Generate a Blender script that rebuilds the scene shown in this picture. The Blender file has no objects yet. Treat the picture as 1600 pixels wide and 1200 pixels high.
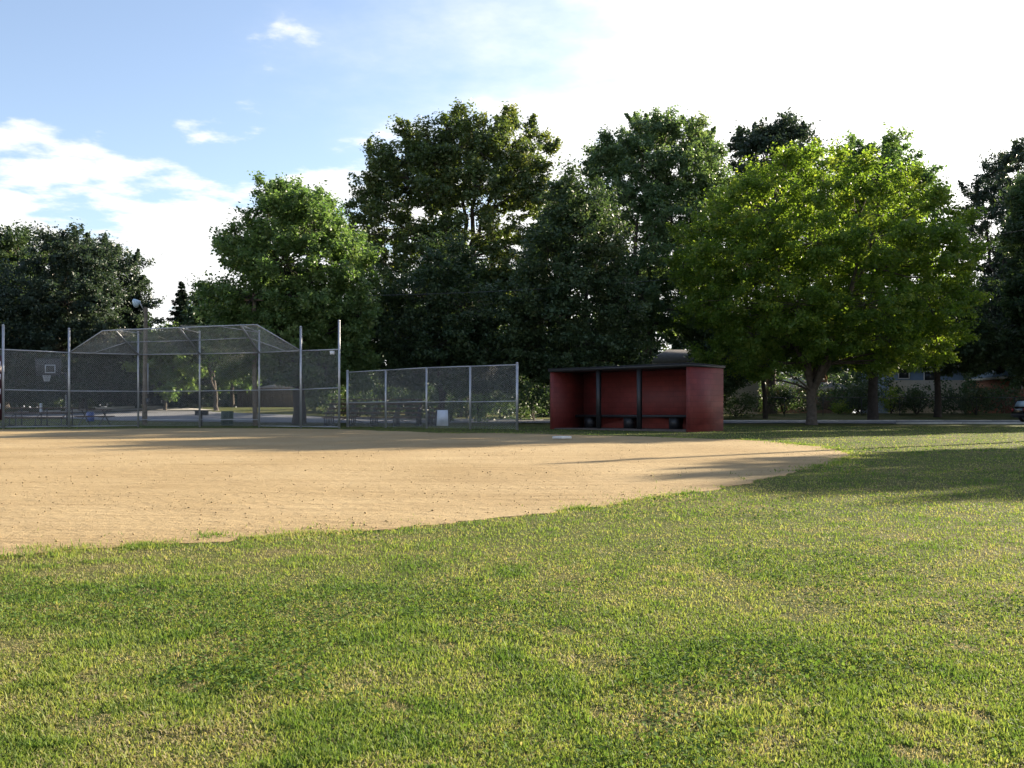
import bpy, math
import numpy as np
from mathutils import Vector

R = math.radians
EYE = 0.6
F = 1600.0
HZ = 645.0
scene = bpy.context.scene
COL = scene.collection

# ------------------------------------------------------------------ terrain
def sm(a, b, x):
    t = np.clip((np.asarray(x, float) - a) / (b - a), 0, 1)
    return t * t * (3 - 2 * t)

def _hash(ix, iy, s):
    v = np.sin(ix * 127.1 + iy * 311.7 + s * 74.7) * 43758.5453
    return v - np.floor(v)

def vnoise(x, y, s=0):
    x = np.asarray(x, float); y = np.asarray(y, float)
    ix = np.floor(x); iy = np.floor(y); fx = x - ix; fy = y - iy
    fx = fx * fx * (3 - 2 * fx); fy = fy * fy * (3 - 2 * fy)
    a = _hash(ix, iy, s); b = _hash(ix + 1, iy, s); c = _hash(ix, iy + 1, s); d = _hash(ix + 1, iy + 1, s)
    return (a * (1 - fx) + b * fx) * (1 - fy) + (c * (1 - fx) + d * fx) * fy

def fbm(x, y, s=0, o=4):
    r = 0; amp = .5; tot = 0
    for k in range(o):
        r = r + amp * vnoise(np.asarray(x) * 2 ** k + 17 * k, np.asarray(y) * 2 ** k + 5 * k, s + k); tot += amp; amp *= .5
    return r / tot

def gz(x, y):
    x = np.asarray(x, float); y = np.asarray(y, float)
    z = EYE - (0.58 + 1.05 * np.exp(-np.maximum(y, -12) / 14))
    z = z + .55 * sm(66, 82, y) + .47 * sm(-6, -16, x) * sm(46, 75, y)
    return z

def gzf(x, y): return float(gz(x, y))

def P(px, py, d):
    return Vector(((px - 800) / F * d, d, EYE + (HZ - py) / F * d))

def G(px, py):
    d = 30.0
    lo, hi = 1.5, 160.0
    for _ in range(60):
        d = (lo + hi) / 2
        yy = HZ + (EYE - gzf((px - 800) / F * d, d)) * F / d
        if yy > py: lo = d
        else: hi = d
    x = (px - 800) / F * d
    return Vector((x, d, gzf(x, d)))

def on(px, d):
    x = (px - 800) / F * d
    return Vector((x, d, gzf(x, d)))

# ------------------------------------------------------------------ materials
def nmat(name):
    m = bpy.data.materials.new(name); m.use_nodes = True
    nt = m.node_tree
    return m, nt, nt.nodes, nt.links, nt.nodes['Principled BSDF']

def simple(name, col, rough=.6, metal=0, var=.15, scale=6, bump=0, bscale=40, spec=.5):
    m, nt, N, L, b = nmat(name)
    tc = N.new('ShaderNodeTexCoord')
    n = N.new('ShaderNodeTexNoise'); n.inputs['Scale'].default_value = scale; n.inputs['Detail'].default_value = 5
    L.new(tc.outputs['Object'], n.inputs['Vector'])
    r = N.new('ShaderNodeValToRGB')
    r.color_ramp.elements[0].position = .3; r.color_ramp.elements[1].position = .7
    r.color_ramp.elements[0].color = [c * (1 - var) for c in col] + [1]
    r.color_ramp.elements[1].color = [min(1, c * (1 + var)) for c in col] + [1]
    L.new(n.outputs['Fac'], r.inputs['Fac']); L.new(r.outputs['Color'], b.inputs['Base Color'])
    b.inputs['Roughness'].default_value = rough; b.inputs['Metallic'].default_value = metal
    b.inputs['Specular IOR Level'].default_value = spec
    if bump:
        n2 = N.new('ShaderNodeTexNoise'); n2.inputs['Scale'].default_value = bscale; n2.inputs['Detail'].default_value = 4
        L.new(tc.outputs['Object'], n2.inputs['Vector'])
        bp = N.new('ShaderNodeBump'); bp.inputs['Strength'].default_value = bump; bp.inputs['Distance'].default_value = .02
        L.new(n2.outputs['Fac'], bp.inputs['Height']); L.new(bp.outputs['Normal'], b.inputs['Normal'])
    return m

def leafmat(name, cols, transl=.35, rough=.5, tcol=None, spec=.35, attr='tint'):
    """cols: list of (pos, rgb) over the per-leaf tint"""
    m, nt, N, L, b = nmat(name)
    a = N.new('ShaderNodeAttribute'); a.attribute_name = attr
    r = N.new('ShaderNodeValToRGB')
    els = r.color_ramp.elements
    while len(els) < len(cols): els.new(.5)
    for e, (p, c) in zip(els, cols): e.position = p; e.color = (*c, 1)
    L.new(a.outputs['Fac'], r.inputs['Fac'])
    L.new(r.outputs['Color'], b.inputs['Base Color'])
    b.inputs['Roughness'].default_value = rough; b.inputs['Specular IOR Level'].default_value = spec
    t = N.new('ShaderNodeBsdfTranslucent')
    mx = N.new('ShaderNodeMix'); mx.data_type = 'RGBA'; mx.blend_type = 'MULTIPLY'; mx.inputs[0].default_value = 1
    L.new(r.outputs['Color'], mx.inputs[6]); mx.inputs[7].default_value = (*(tcol or (1.5, 1.45, .6)), 1)
    L.new(mx.outputs[2], t.inputs['Color'])
    ms = N.new('ShaderNodeMixShader'); ms.inputs[0].default_value = transl
    L.new(b.outputs[0], ms.inputs[1]); L.new(t.outputs[0], ms.inputs[2])
    L.new(ms.outputs[0], N['Material Output'].inputs['Surface'])
    return m

M = {}
M['galv'] = simple('galvanized steel', (.42, .43, .45), .42, .55, .12, 9)
M['wire'] = simple('galvanized wire', (.58, .59, .58), .8, 0, .1, 3, spec=.15)
M['black'] = simple('black paint', (.016, .017, .02), .5, 0, .2, 8)
M['iron'] = simple('black iron', (.02, .02, .02), .6, .3, .3, 12)
M['concrete'] = simple('concrete', (.36, .35, .33), .85, 0, .18, 5, .3, 60)
M['kerbmat'] = simple('kerb concrete', (.42, .41, .38), .85, 0, .15, 3, .3, 50)
M['white'] = simple('white paint', (.75, .76, .78), .5, 0, .06, 4)
M['offwhite'] = simple('off white plastic', (.60, .64, .70), .45, 0, .08, 5)
M['polewood'] = simple('weathered pole wood', (.16, .125, .09), .85, 0, .35, 7, .5, 30)
M['seatwood'] = simple('bleacher plank', (.09, .05, .032), .8, 0, .3, 7, .3, 30)
M['darksteel'] = simple('dark steel', (.06, .065, .075), .5, .6, .2, 8)
M['blue'] = simple('blue plastic', (.03, .07, .25), .45, 0, .15, 6)
M['greenpaint'] = simple('green paint', (.03, .07, .045), .55, 0, .2, 6)
M['paleglass'] = simple('pale glass', (.45, .58, .68), .15, 0, .08, 6)
M['roofgrey'] = simple('roof shingle', (.11, .10, .095), .9, 0, .2, 3, .4, 25)
M['rooftan'] = simple('tan roof shingle', (.30, .25, .19), .9, 0, .2, 3, .4, 25)
M['beige'] = simple('beige siding', (.42, .38, .30), .8, 0, .08, 2)
M['bluesiding'] = simple('blue siding', (.16, .23, .32), .7, 0, .08, 2)
M['brick'] = simple('house brick', (.30, .13, .08), .9, 0, .25, 8, .4, 20)
M['brownwall'] = simple('brown boards', (.16, .11, .08), .85, 0, .25, 6, .3, 20)
M['stockade'] = simple('red brown boards', (.14, .055, .035), .85, 0, .25, 6, .3, 20)
M['glass'] = simple('window glass', (.03, .035, .04), .08, 0, .1, 2)
M['maroon'] = simple('maroon vinyl', (.05, .008, .014), .5, 0, .1, 3)
M['carpaint'] = simple('black car paint', (.01, .011, .015), .18, .1, .1, 2)
M['tyre'] = simple('tyre rubber', (.012, .012, .012), .8, 0, .2, 10)
M['chrome'] = simple('wheel alloy', (.45, .46, .48), .3, .8, .1, 6)
M['redlens'] = simple('red lens', (.30, .01, .012), .2, 0, .1, 6)
M['basemat'] = simple('rubber base', (.62, .60, .56), .6, 0, .15, 14)
M['stonemat'] = simple('dirt clod', (.31, .23, .123), .9, 0, .3, 30)
M['net'] = simple('white net', (.6, .6, .6), .7, 0, .1, 10)

def barkmat(name, col):
    return simple(name, col, .9, 0, .35, 5, .8, 18, .2)
M['bark'] = barkmat('grey bark', (.085, .072, .06))
M['barkdark'] = barkmat('dark bark', (.045, .038, .033))

M['slab'] = simple('dark slab', (.085, .07, .058), .9, 0, .25, 5)  # dugout floor: one dark, slightly mottled colour
# dugout: painted concrete block
def blockmat():
    m, nt, N, L, b = nmat('red painted block')
    tc = N.new('ShaderNodeTexCoord')
    n = N.new('ShaderNodeTexNoise'); n.inputs['Scale'].default_value = 2.2; n.inputs['Detail'].default_value = 6
    L.new(tc.outputs['UV'], n.inputs['Vector'])
    r = N.new('ShaderNodeValToRGB'); r.color_ramp.elements[0].position = .3; r.color_ramp.elements[1].position = .72
    r.color_ramp.elements[0].color = (.145, .022, .019, 1); r.color_ramp.elements[1].color = (.20, .031, .026, 1)
    L.new(n.outputs['Fac'], r.inputs['Fac'])
    bk = N.new('ShaderNodeTexBrick'); bk.inputs['Scale'].default_value = 1
    bk.inputs['Brick Width'].default_value = .4; bk.inputs['Row Height'].default_value = .2; bk.inputs['Mortar Size'].default_value = .012
    bk.inputs['Color1'].default_value = (1, 1, 1, 1); bk.inputs['Color2'].default_value = (.8, .8, .8, 1); bk.inputs['Mortar'].default_value = (.68, .66, .66, 1)
    L.new(tc.outputs['UV'], bk.inputs['Vector'])
    mx = N.new('ShaderNodeMix'); mx.data_type = 'RGBA'; mx.blend_type = 'MULTIPLY'; mx.inputs[0].default_value = 1
    L.new(r.outputs['Color'], mx.inputs[6]); L.new(bk.outputs['Color'], mx.inputs[7])
    L.new(mx.outputs[2], b.inputs['Base Color'])
    bp = N.new('ShaderNodeBump'); bp.inputs['Strength'].default_value = .35; bp.inputs['Distance'].default_value = .01; bp.invert = True
    L.new(bk.outputs['Fac'], bp.inputs['Height']); L.new(bp.outputs['Normal'], b.inputs['Normal'])
    b.inputs['Roughness'].default_value = .65
    return m
M['block'] = blockmat()

def dirtmat():
    m, nt, N, L, b = nmat('infield dirt')
    tc = N.new('ShaderNodeTexCoord')
    def noise(scale, det, rough=.55, sx=1, sy=1, rot=0):
        mp = N.new('ShaderNodeMapping'); mp.inputs['Scale'].default_value = (sx, sy, 1); mp.inputs['Rotation'].default_value = (0, 0, rot)
        L.new(tc.outputs['Object'], mp.inputs['Vector'])
        n = N.new('ShaderNodeTexNoise'); n.inputs['Scale'].default_value = scale; n.inputs['Detail'].default_value = det; n.inputs['Roughness'].default_value = rough
        L.new(mp.outputs['Vector'], n.inputs['Vector']); return n
    def ramp(n, p0, c0, p1, c1):
        r = N.new('ShaderNodeValToRGB'); e = r.color_ramp.elements
        e[0].position = p0; e[0].color = (*c0, 1); e[1].position = p1; e[1].color = (*c1, 1)
        L.new(n.outputs['Fac'], r.inputs['Fac']); return r
    def mul(a, c):
        x = N.new('ShaderNodeMix'); x.data_type = 'RGBA'; x.blend_type = 'MULTIPLY'; x.inputs[0].default_value = 1
        L.new(a, x.inputs[6]); L.new(c, x.inputs[7]); return x.outputs[2]
    base = ramp(noise(.35, 6), .3, (0.3075, 0.223, 0.1132), .7, (0.4018, 0.3075, 0.1722))
    grit = ramp(noise(55, 4, .7), .35, (.80, .79, .77), .62, (1.06, 1.06, 1.06))
    drag = ramp(noise(1.6, 6, .65, .22, 2.4, R(8)), .30, (.84, .82, .80), .55, (1.03, 1.03, 1.03))
    speck = ramp(noise(16, 2, .5, .5, 1.3), .27, (.62, .58, .54), .36, (1, 1, 1))  # dark specks painted in as the shade of small bumps
    c = mul(mul(mul(base.outputs['Color'], grit.outputs['Color']), drag.outputs['Color']), speck.outputs['Color'])
    L.new(c, b.inputs['Base Color'])
    b.inputs['Roughness'].default_value = .95; b.inputs['Specular IOR Level'].default_value = .15
    n1 = noise(6, 6, .68, .7, 1.3); n2 = noise(45, 5, .75)
    ad = N.new('ShaderNodeMath'); ad.operation = 'MULTIPLY_ADD'; ad.inputs[1].default_value = .22
    L.new(n2.outputs['Fac'], ad.inputs[0]); L.new(n1.outputs['Fac'], ad.inputs[2])
    bp = N.new('ShaderNodeBump'); bp.inputs['Strength'].default_value = .9; bp.inputs['Distance'].default_value = .06
    L.new(ad.outputs[0], bp.inputs['Height']); L.new(bp.outputs['Normal'], b.inputs['Normal'])
    return m
M['dirt'] = dirtmat()

def lawnmat():
    m, nt, N, L, b = nmat('lawn soil and thatch')
    tc = N.new('ShaderNodeTexCoord')
    n = N.new('ShaderNodeTexNoise'); n.inputs['Scale'].default_value = .45; n.inputs['Detail'].default_value = 7; n.inputs['Roughness'].default_value = .62
    L.new(tc.outputs['Object'], n.inputs['Vector'])
    r = N.new('ShaderNodeValToRGB'); e = r.color_ramp.elements
    e[0].position = .32; e[0].color = (.062, .082, .023, 1); e[1].position = .72; e[1].color = (.172, .14, .07, 1)
    x = e.new(.52); x.color = (.09, .103, .03, 1)
    L.new(n.outputs['Fac'], r.inputs['Fac'])
    n2 = N.new('ShaderNodeTexNoise'); n2.inputs['Scale'].default_value = 24; n2.inputs['Detail'].default_value = 4; n2.inputs['Roughness'].default_value = .7
    L.new(tc.outputs['Object'], n2.inputs['Vector'])
    r2 = N.new('ShaderNodeValToRGB'); r2.color_ramp.elements[0].position = .35; r2.color_ramp.elements[0].color = (.55, .55, .5, 1)
    r2.color_ramp.elements[1].position = .65; r2.color_ramp.elements[1].color = (1.15, 1.15, 1.1, 1)
    L.new(n2.outputs['Fac'], r2.inputs['Fac'])
    mx = N.new('ShaderNodeMix'); mx.data_type = 'RGBA'; mx.blend_type = 'MULTIPLY'; mx.inputs[0].default_value = 1
    L.new(r.outputs['Color'], mx.inputs[6]); L.new(r2.outputs['Color'], mx.inputs[7]); L.new(mx.outputs[2], b.inputs['Base Color'])
    bp = N.new('ShaderNodeBump'); bp.inputs['Strength'].default_value = .8; bp.inputs['Distance'].default_value = .05
    L.new(n2.outputs['Fac'], bp.inputs['Height']); L.new(bp.outputs['Normal'], b.inputs['Normal'])
    b.inputs['Roughness'].default_value = .95; b.inputs['Specular IOR Level'].default_value = .1
    return m
M['lawn'] = lawnmat()
M['asphalt'] = simple('asphalt', (.13, .135, .15), .85, 0, .15, 1.5, .3, 60)

GREEN_T = (1.75, 1.6, .5)
M['blade'] = leafmat('grass blade', [(0, (.086, .152, .034)), (.3, (.168, .226, .054)), (.55, (.254, .283, .09)), (.78, (.31, .275, .15)), (1, (.38, .315, .22))], .45, .6, (1.35, 1.35, .75), .16)
M['clover'] = leafmat('clover leaf', [(0, (.06, .118, .028)), (1, (.138, .205, .06))], .38, .75, (1.4, 1.4, .65), .08)
M['leaf_maple'] = leafmat('bright maple leaf', [(0, (.065, .125, .026)), (.6, (.12, .19, .042)), (1, (.21, .25, .065))], .58, .45, (1.85, 1.8, .66))
M['leaf_mid'] = leafmat('mid green leaf', [(0, (.062, .118, .044)), (.6, (.115, .18, .066)), (1, (.175, .23, .09))], .46, .42, (1.35, 1.5, .8))
M['leaf_dark'] = leafmat('dark green leaf', [(0, (.034, .064, .034)), (.6, (.060, .098, .046)), (1, (.10, .135, .06))], .36, .45, (1.4, 1.4, .75))
M['leaf_cotton'] = leafmat('cottonwood leaf', [(0, (.050, .088, .034)), (.6, (.10, .145, .055)), (1, (.20, .22, .09))], .4, .34, (1.6, 1.5, .6), .6)
M['leaf_silver'] = leafmat('silver maple leaf', [(0, (.055, .105, .048)), (.6, (.11, .175, .085)), (1, (.20, .255, .135))], .42, .4, (1.5, 1.5, .7), .5)
M['leaf_blue'] = leafmat('blue green leaf', [(0, (.030, .052, .038)), (1, (.062, .088, .058))], .3, .45, (1.3, 1.4, .8))
M['needle'] = leafmat('spruce needle', [(0, (.014, .030, .018)), (1, (.035, .058, .034))], .12, .5, (1.3, 1.3, .7))

# ------------------------------------------------------------------ mesh helpers
def mesh_np(name, verts, polys_flat, counts, mat, attr=None, smooth=False, uv=None):
    me = bpy.data.meshes.new(name)
    nv = len(verts); nl = len(polys_flat); nf = len(counts)
    me.vertices.add(nv); me.loops.add(nl); me.polygons.add(nf)
    me.vertices.foreach_set('co', np.ascontiguousarray(verts, np.float32).ravel())
    me.loops.foreach_set('vertex_index', np.ascontiguousarray(polys_flat, np.int32).ravel())
    st = np.concatenate([[0], np.cumsum(counts)[:-1]]).astype(np.int32)
    me.polygons.foreach_set('loop_start', st)
    if attr is not None:
        a = me.attributes.new('tint', 'FLOAT', 'POINT'); a.data.foreach_set('value', np.ascontiguousarray(attr, np.float32))
    if uv is not None:
        u = me.uv_layers.new(name='UVMap'); u.data.foreach_set('uv', np.ascontiguousarray(uv, np.float32).ravel())
    me.update(calc_edges=True)
    if smooth: me.polygons.foreach_set('use_smooth', np.ones(nf, bool))
    me.materials.append(mat)
    return me

def link(name, me, parent=None, loc=None):
    o = bpy.data.objects.new(name, me); COL.objects.link(o)
    if parent is not None: o.parent = parent
    if loc is not None: o.location = loc
    return o

def tag(o, label=None, cat=None, group=None, kind=None):
    if label: o['label'] = label
    if cat: o['category'] = cat
    if group: o['group'] = group
    if kind: o['kind'] = kind
    return o

def empty(name, loc, label, cat, group=None, rz=0):
    o = bpy.data.objects.new(name, None); COL.objects.link(o)
    o.location = loc; o.rotation_euler = (0, 0, rz); o.empty_display_size = .3
    return tag(o, label, cat, group)

class MB:
    """collects shapes; world coordinates unless a parent root is given at build time"""
    def __init__(s): s.v = []; s.f = []; s.uv = []
    def _add(s, vs, fs):
        b = len(s.v); s.v += [tuple(v) for v in vs]; s.f += [tuple(i + b for i in f) for f in fs]; return s
    def box(s, c, size, rz=0, ax=None):
        c = Vector(c); hx, hy, hz = [q / 2 for q in size]
        ex, ey, ez = ax if ax else (Vector((math.cos(rz), math.sin(rz), 0)), Vector((-math.sin(rz), math.cos(rz), 0)), Vector((0, 0, 1)))
        vs = [c + ex * (hx * a) + ey * (hy * b) + ez * (hz * d) for d in (-1, 1) for a, b in ((-1, -1), (1, -1), (1, 1), (-1, 1))]
        return s._add(vs, [(3, 2, 1, 0), (4, 5, 6, 7), (0, 1, 5, 4), (1, 2, 6, 5), (2, 3, 7, 6), (3, 0, 4, 7)])
    def tube(s, pts, rads, n=8, cap=True):
        pts = [Vector(p) for p in pts]
        if not hasattr(rads, '__len__'): rads = [rads] * len(pts)
        vs = []; fs = []
        ref = None
        for i, p in enumerate(pts):
            t = (pts[min(i + 1, len(pts) - 1)] - pts[max(i - 1, 0)]).normalized()
            if ref is None: ref = Vector((1, 0, 0)) if abs(t.x) < .9 else Vector((0, 1, 0))
            a = (ref - t * ref.dot(t)).normalized(); ref = a; b = t.cross(a)
            for k in range(n):
                q = 2 * math.pi * k / n
                vs.append(p + (a * math.cos(q) + b * math.sin(q)) * rads[i])
        for i in range(len(pts) - 1):
            for k in range(n):
                fs.append((i * n + k, i * n + (k + 1) % n, (i + 1) * n + (k + 1) % n, (i + 1) * n + k))
        if cap: fs.append(tuple(range(n))[::-1]); fs.append(tuple((len(pts) - 1) * n + k for k in range(n)))
        return s._add(vs, fs)
    def lathe(s, c, prof, n=16):
        c = Vector(c); vs = []; fs = []
        for r, z in prof:
            for k in range(n):
                q = 2 * math.pi * k / n; vs.append(c + Vector((r * math.cos(q), r * math.sin(q), z)))
        for i in range(len(prof) - 1):
            for k in range(n): fs.append((i * n + k, i * n + (k + 1) % n, (i + 1) * n + (k + 1) % n, (i + 1) * n + k))
        fs.append(tuple(range(n))[::-1]); fs.append(tuple((len(prof) - 1) * n + k for k in range(n)))
        return s._add(vs, fs)
    def prism(s, poly, vec):
        """closed polygon (list of 3-D points) swept along vec"""
        poly = [Vector(p) for p in poly]; vec = Vector(vec); n = len(poly)
        vs = poly + [p + vec for p in poly]
        return s._add(vs, [tuple(range(n))[::-1], tuple(range(n, 2 * n))] + [(i, (i + 1) % n, n + (i + 1) % n, n + i) for i in range(n)])
    def quad(s, a, b, c, d): return s._add([a, b, c, d], [(0, 1, 2, 3)])
    def build(s, name, mat, parent=None, smooth=False, bevel=0, boxuv=False, loc=None):
        root = parent
        while root is not None and root.parent is not None: root = root.parent
        off = np.array(root.location if root is not None else (loc if loc is not None else (0, 0, 0)))
        v = np.array(s.v) - off
        if root is not None and root.rotation_euler.z:
            a = -root.rotation_euler.z; ca, sa = math.cos(a), math.sin(a)
            v = np.column_stack([v[:, 0] * ca - v[:, 1] * sa, v[:, 0] * sa + v[:, 1] * ca, v[:, 2]])
        flat = [i for f in s.f for i in f]; cnt = [len(f) for f in s.f]
        uv = None
        if boxuv:
            uv = []
            V = [Vector(q) for q in s.v]
            for f in s.f:
                nrm = (V[f[1]] - V[f[0]]).cross(V[f[2]] - V[f[1]])
                if nrm.length: nrm.normalize()
                if abs(nrm.z) > .8: uv += [(V[i].x, V[i].y) for i in f]
                else:
                    h = Vector((-nrm.y, nrm.x, 0)); h = h.normalized() if h.length else Vector((1, 0, 0))
                    uv += [(V[i].dot(h), V[i].z) for i in f]
        me = mesh_np(name, v, flat, cnt, mat, smooth=smooth, uv=uv)
        o = link(name, me, parent, None if parent is not None else loc)
        if bevel:
            bm = o.modifiers.new('bevel', 'BEVEL'); bm.width = bevel; bm.segments = 2; bm.limit_method = 'ANGLE'
        return o

# ------------------------------------------------------------------ camera, light, sky
cam = bpy.data.cameras.new('camera'); co = bpy.data.objects.new('camera', cam); COL.objects.link(co)
cam.sensor_width = 36; cam.lens = 36; cam.shift_y = (HZ - 600) / 1600; cam.clip_end = 3000; cam.clip_start = .05
co.location = (0, 0, EYE); co.rotation_euler = (R(90), 0, 0)
scene.camera = co

SUN_AZ, SUN_EL = 55.0, 21.0     # azimuth to the right of the view axis (+Y)
sd = Vector((math.sin(R(SUN_AZ)) * math.cos(R(SUN_EL)), math.cos(R(SUN_AZ)) * math.cos(R(SUN_EL)), math.sin(R(SUN_EL))))
sl = bpy.data.lights.new('sun', 'SUN'); so = bpy.data.objects.new('sun', sl); COL.objects.link(so)
sl.energy = 5.0; sl.angle = R(.53); sl.color = (1.0, .86, .66)
so.rotation_euler = sd.to_track_quat('Z', 'Y').to_euler(); so.location = (30, 30, 40)

SKYZ = 14.9; C0, C1 = .82, 1.0
w = bpy.data.worlds.new('World'); scene.world = w; w.use_nodes = True
N, L = w.node_tree.nodes, w.node_tree.links
bg = N['Background']
sky = N.new('ShaderNodeTexSky'); sky.sky_type = 'NISHITA'; sky.sun_disc = False
sky.sun_elevation = R(SUN_EL); sky.sun_rotation = R(SUN_AZ); sky.air_density = 1.0; sky.dust_density = .6; sky.ozone_density = 2.2
tc = N.new('ShaderNodeTexCoord')
def math_n(op, a, b=None, c=None, clamp=False):
    n = N.new('ShaderNodeMath'); n.operation = op; n.use_clamp = clamp
    for i, q in enumerate((a, b, c)):
        if q is None: continue
        if isinstance(q, (int, float)): n.inputs[i].default_value = q
        else: L.new(q, n.inputs[i])
    return n.outputs[0]
sep = N.new('ShaderNodeSeparateXYZ'); L.new(tc.outputs['Generated'], sep.inputs[0])
zc = math_n('ADD', math_n('MAXIMUM', sep.outputs['Z'], 0.0), .12)
cx = math_n('DIVIDE', sep.outputs['X'], zc); cy = math_n('DIVIDE', sep.outputs['Y'], zc)
cmb = N.new('ShaderNodeCombineXYZ'); L.new(cx, cmb.inputs[0]); L.new(cy, cmb.inputs[1]); cmb.inputs[2].default_value = SKYZ
n1 = N.new('ShaderNodeTexNoise'); n1.inputs['Scale'].default_value = 4.2; n1.inputs['Detail'].default_value = 9; n1.inputs['Roughness'].default_value = .56
L.new(cmb.outputs[0], n1.inputs['Vector'])
n2 = N.new('ShaderNodeTexNoise'); n2.inputs['Scale'].default_value = .55; n2.inputs['Detail'].default_value = 3
L.new(cmb.outputs[0], n2.inputs['Vector'])
# cloud bank: thick toward the sun and low over the horizon
dt = N.new('ShaderNodeVectorMath'); dt.operation = 'DOT_PRODUCT'; L.new(tc.outputs['Generated'], dt.inputs[0]); dt.inputs[1].default_value = (math.sin(R(28)) * math.cos(R(22)), math.cos(R(28)) * math.cos(R(22)), math.sin(R(22)))
bank = N.new('ShaderNodeMapRange'); bank.inputs[1].default_value = .87; bank.inputs[2].default_value = .965; bank.inputs[3].default_value = 0; bank.inputs[4].default_value = .42
L.new(dt.outputs['Value'], bank.inputs[0])
low = N.new('ShaderNodeMapRange'); low.inputs[1].default_value = .30; low.inputs[2].default_value = .14; low.inputs[3].default_value = 0; low.inputs[4].default_value = .34
L.new(sep.outputs['Z'], low.inputs[0])
cov = math_n('ADD', math_n('ADD', n1.outputs['Fac'], math_n('MULTIPLY', n2.outputs['Fac'], .45)), math_n('ADD', math_n('MULTIPLY', bank.outputs[0], .6), low.outputs[0]))
cl = N.new('ShaderNodeMapRange'); cl.interpolation_type = 'SMOOTHSTEP'; cl.inputs[1].default_value = C0; cl.inputs[2].default_value = C1
L.new(cov, cl.inputs[0])
# forward scattering: cloud is brighter the nearer the sun
ds = N.new('ShaderNodeVectorMath'); ds.operation = 'DOT_PRODUCT'; L.new(tc.outputs['Generated'], ds.inputs[0]); ds.inputs[1].default_value = sd
fs = math_n('POWER', math_n('MAXIMUM', ds.outputs['Value'], 0.0), 6.0)
cb = math_n('ADD', 5.2, math_n('MULTIPLY', fs, 9.0))
cc = N.new('ShaderNodeCombineColor')
L.new(cb, cc.inputs[0]); L.new(math_n('MULTIPLY', cb, .985), cc.inputs[1]); L.new(math_n('MULTIPLY', cb, .97), cc.inputs[2])
mix = N.new('ShaderNodeMix'); mix.data_type = 'RGBA'
dv = N.new('ShaderNodeVectorMath'); dv.operation = 'DOT_PRODUCT'; L.new(tc.outputs['Generated'], dv.inputs[0]); dv.inputs[1].default_value = Vector((.7, 1.6, .545)).normalized()
vt = N.new('ShaderNodeMapRange'); vt.inputs[1].default_value = .80; vt.inputs[2].default_value = .99; L.new(math_n('ADD', dv.outputs['Value'], math_n('MULTIPLY', math_n('SUBTRACT', n1.outputs['Fac'], .5), .22)), vt.inputs[0])
veil = math_n('MULTIPLY', math_n('POWER', vt.outputs[0], 2.2), .95)
op = math_n('SUBTRACT', 1.0, math_n('MULTIPLY', math_n('SUBTRACT', 1.0, math_n('MULTIPLY', cl.outputs[0], .93)), math_n('SUBTRACT', 1.0, veil)))
L.new(op, mix.inputs[0])
hs = N.new('ShaderNodeHueSaturation'); hs.inputs['Hue'].default_value = .504; hs.inputs['Saturation'].default_value = .86; L.new(sky.outputs[0], hs.inputs['Color'])
L.new(hs.outputs[0], mix.inputs[6]); L.new(cc.outputs[0], mix.inputs[7])
L.new(mix.outputs[2], bg.inputs['Color']); bg.inputs['Strength'].default_value = .068

scene.view_settings.view_transform = 'Standard'; scene.view_settings.look = 'None'
scene.view_settings.exposure = 1.88; scene.view_settings.gamma = 1
scene.render.engine = 'CYCLES'
cy_ = scene.cycles
cy_.max_bounces = 6; cy_.diffuse_bounces = 3; cy_.glossy_bounces = 2; cy_.transmission_bounces = 4; cy_.transparent_max_bounces = 6
cy_.caustics_reflective = False; cy_.caustics_refractive = False; cy_.sample_clamp_indirect = 6
cy_.use_denoising = True; cy_.denoiser = 'OPENIMAGEDENOISE'; cy_.denoising_prefilter = 'ACCURATE'; cy_.denoising_input_passes = 'RGB_ALBEDO_NORMAL'

# ------------------------------------------------------------------ ground sheets
def poly_in(px, py, poly):
    inside = np.zeros(len(px), bool); n = len(poly)
    for i in range(n):
        x1, y1 = poly[i]; x2, y2 = poly[(i + 1) % n]
        c = ((y1 > py) != (y2 > py)) & (px < (x2 - x1) * (py - y1) / (y2 - y1 + 1e-12) + x1)
        inside ^= c
    return inside

def grid_mesh(name, xs, ys, mat, dz=0.0, keep=None):
    X, Y = np.meshgrid(xs, ys); Z = gz(X, Y) + dz
    # gentle unevenness
    Z = Z + .035 * (fbm(X * .25, Y * .25, 3) - .5) * (Y < 60) * sm(2, 8, np.hypot(X, Y - 0) + 3)
    v = np.column_stack([X.ravel(), Y.ravel(), Z.ravel()])
    nx = len(xs); i = np.arange((len(ys) - 1) * nx).reshape(-1, nx)[:, :-1].ravel()
    f = np.column_stack([i, i + 1, i + nx + 1, i + nx])
    me = mesh_np(name, v, f.ravel(), np.full(len(f), 4), mat, smooth=True)
    return me

def bump(x, y): return .035 * (fbm(np.asarray(x) * .25, np.asarray(y) * .25, 3) - .5) * (np.asarray(y) < 60)
_gz0 = gz
xs = np.unique(np.concatenate([np.linspace(-700, -60, 17), np.linspace(-60, 60, 161), np.linspace(60, 700, 17)]))
ys = np.unique(np.concatenate([np.linspace(-40, -4, 10), np.linspace(-4, 62, 133), np.linspace(62, 110, 25), np.linspace(110, 900, 12)]))
tag(link('ground', grid_mesh('ground', xs, ys, M['lawn'])), kind='structure')

def zz(x, y): return gz(x, y) + bump(x, y)

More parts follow.
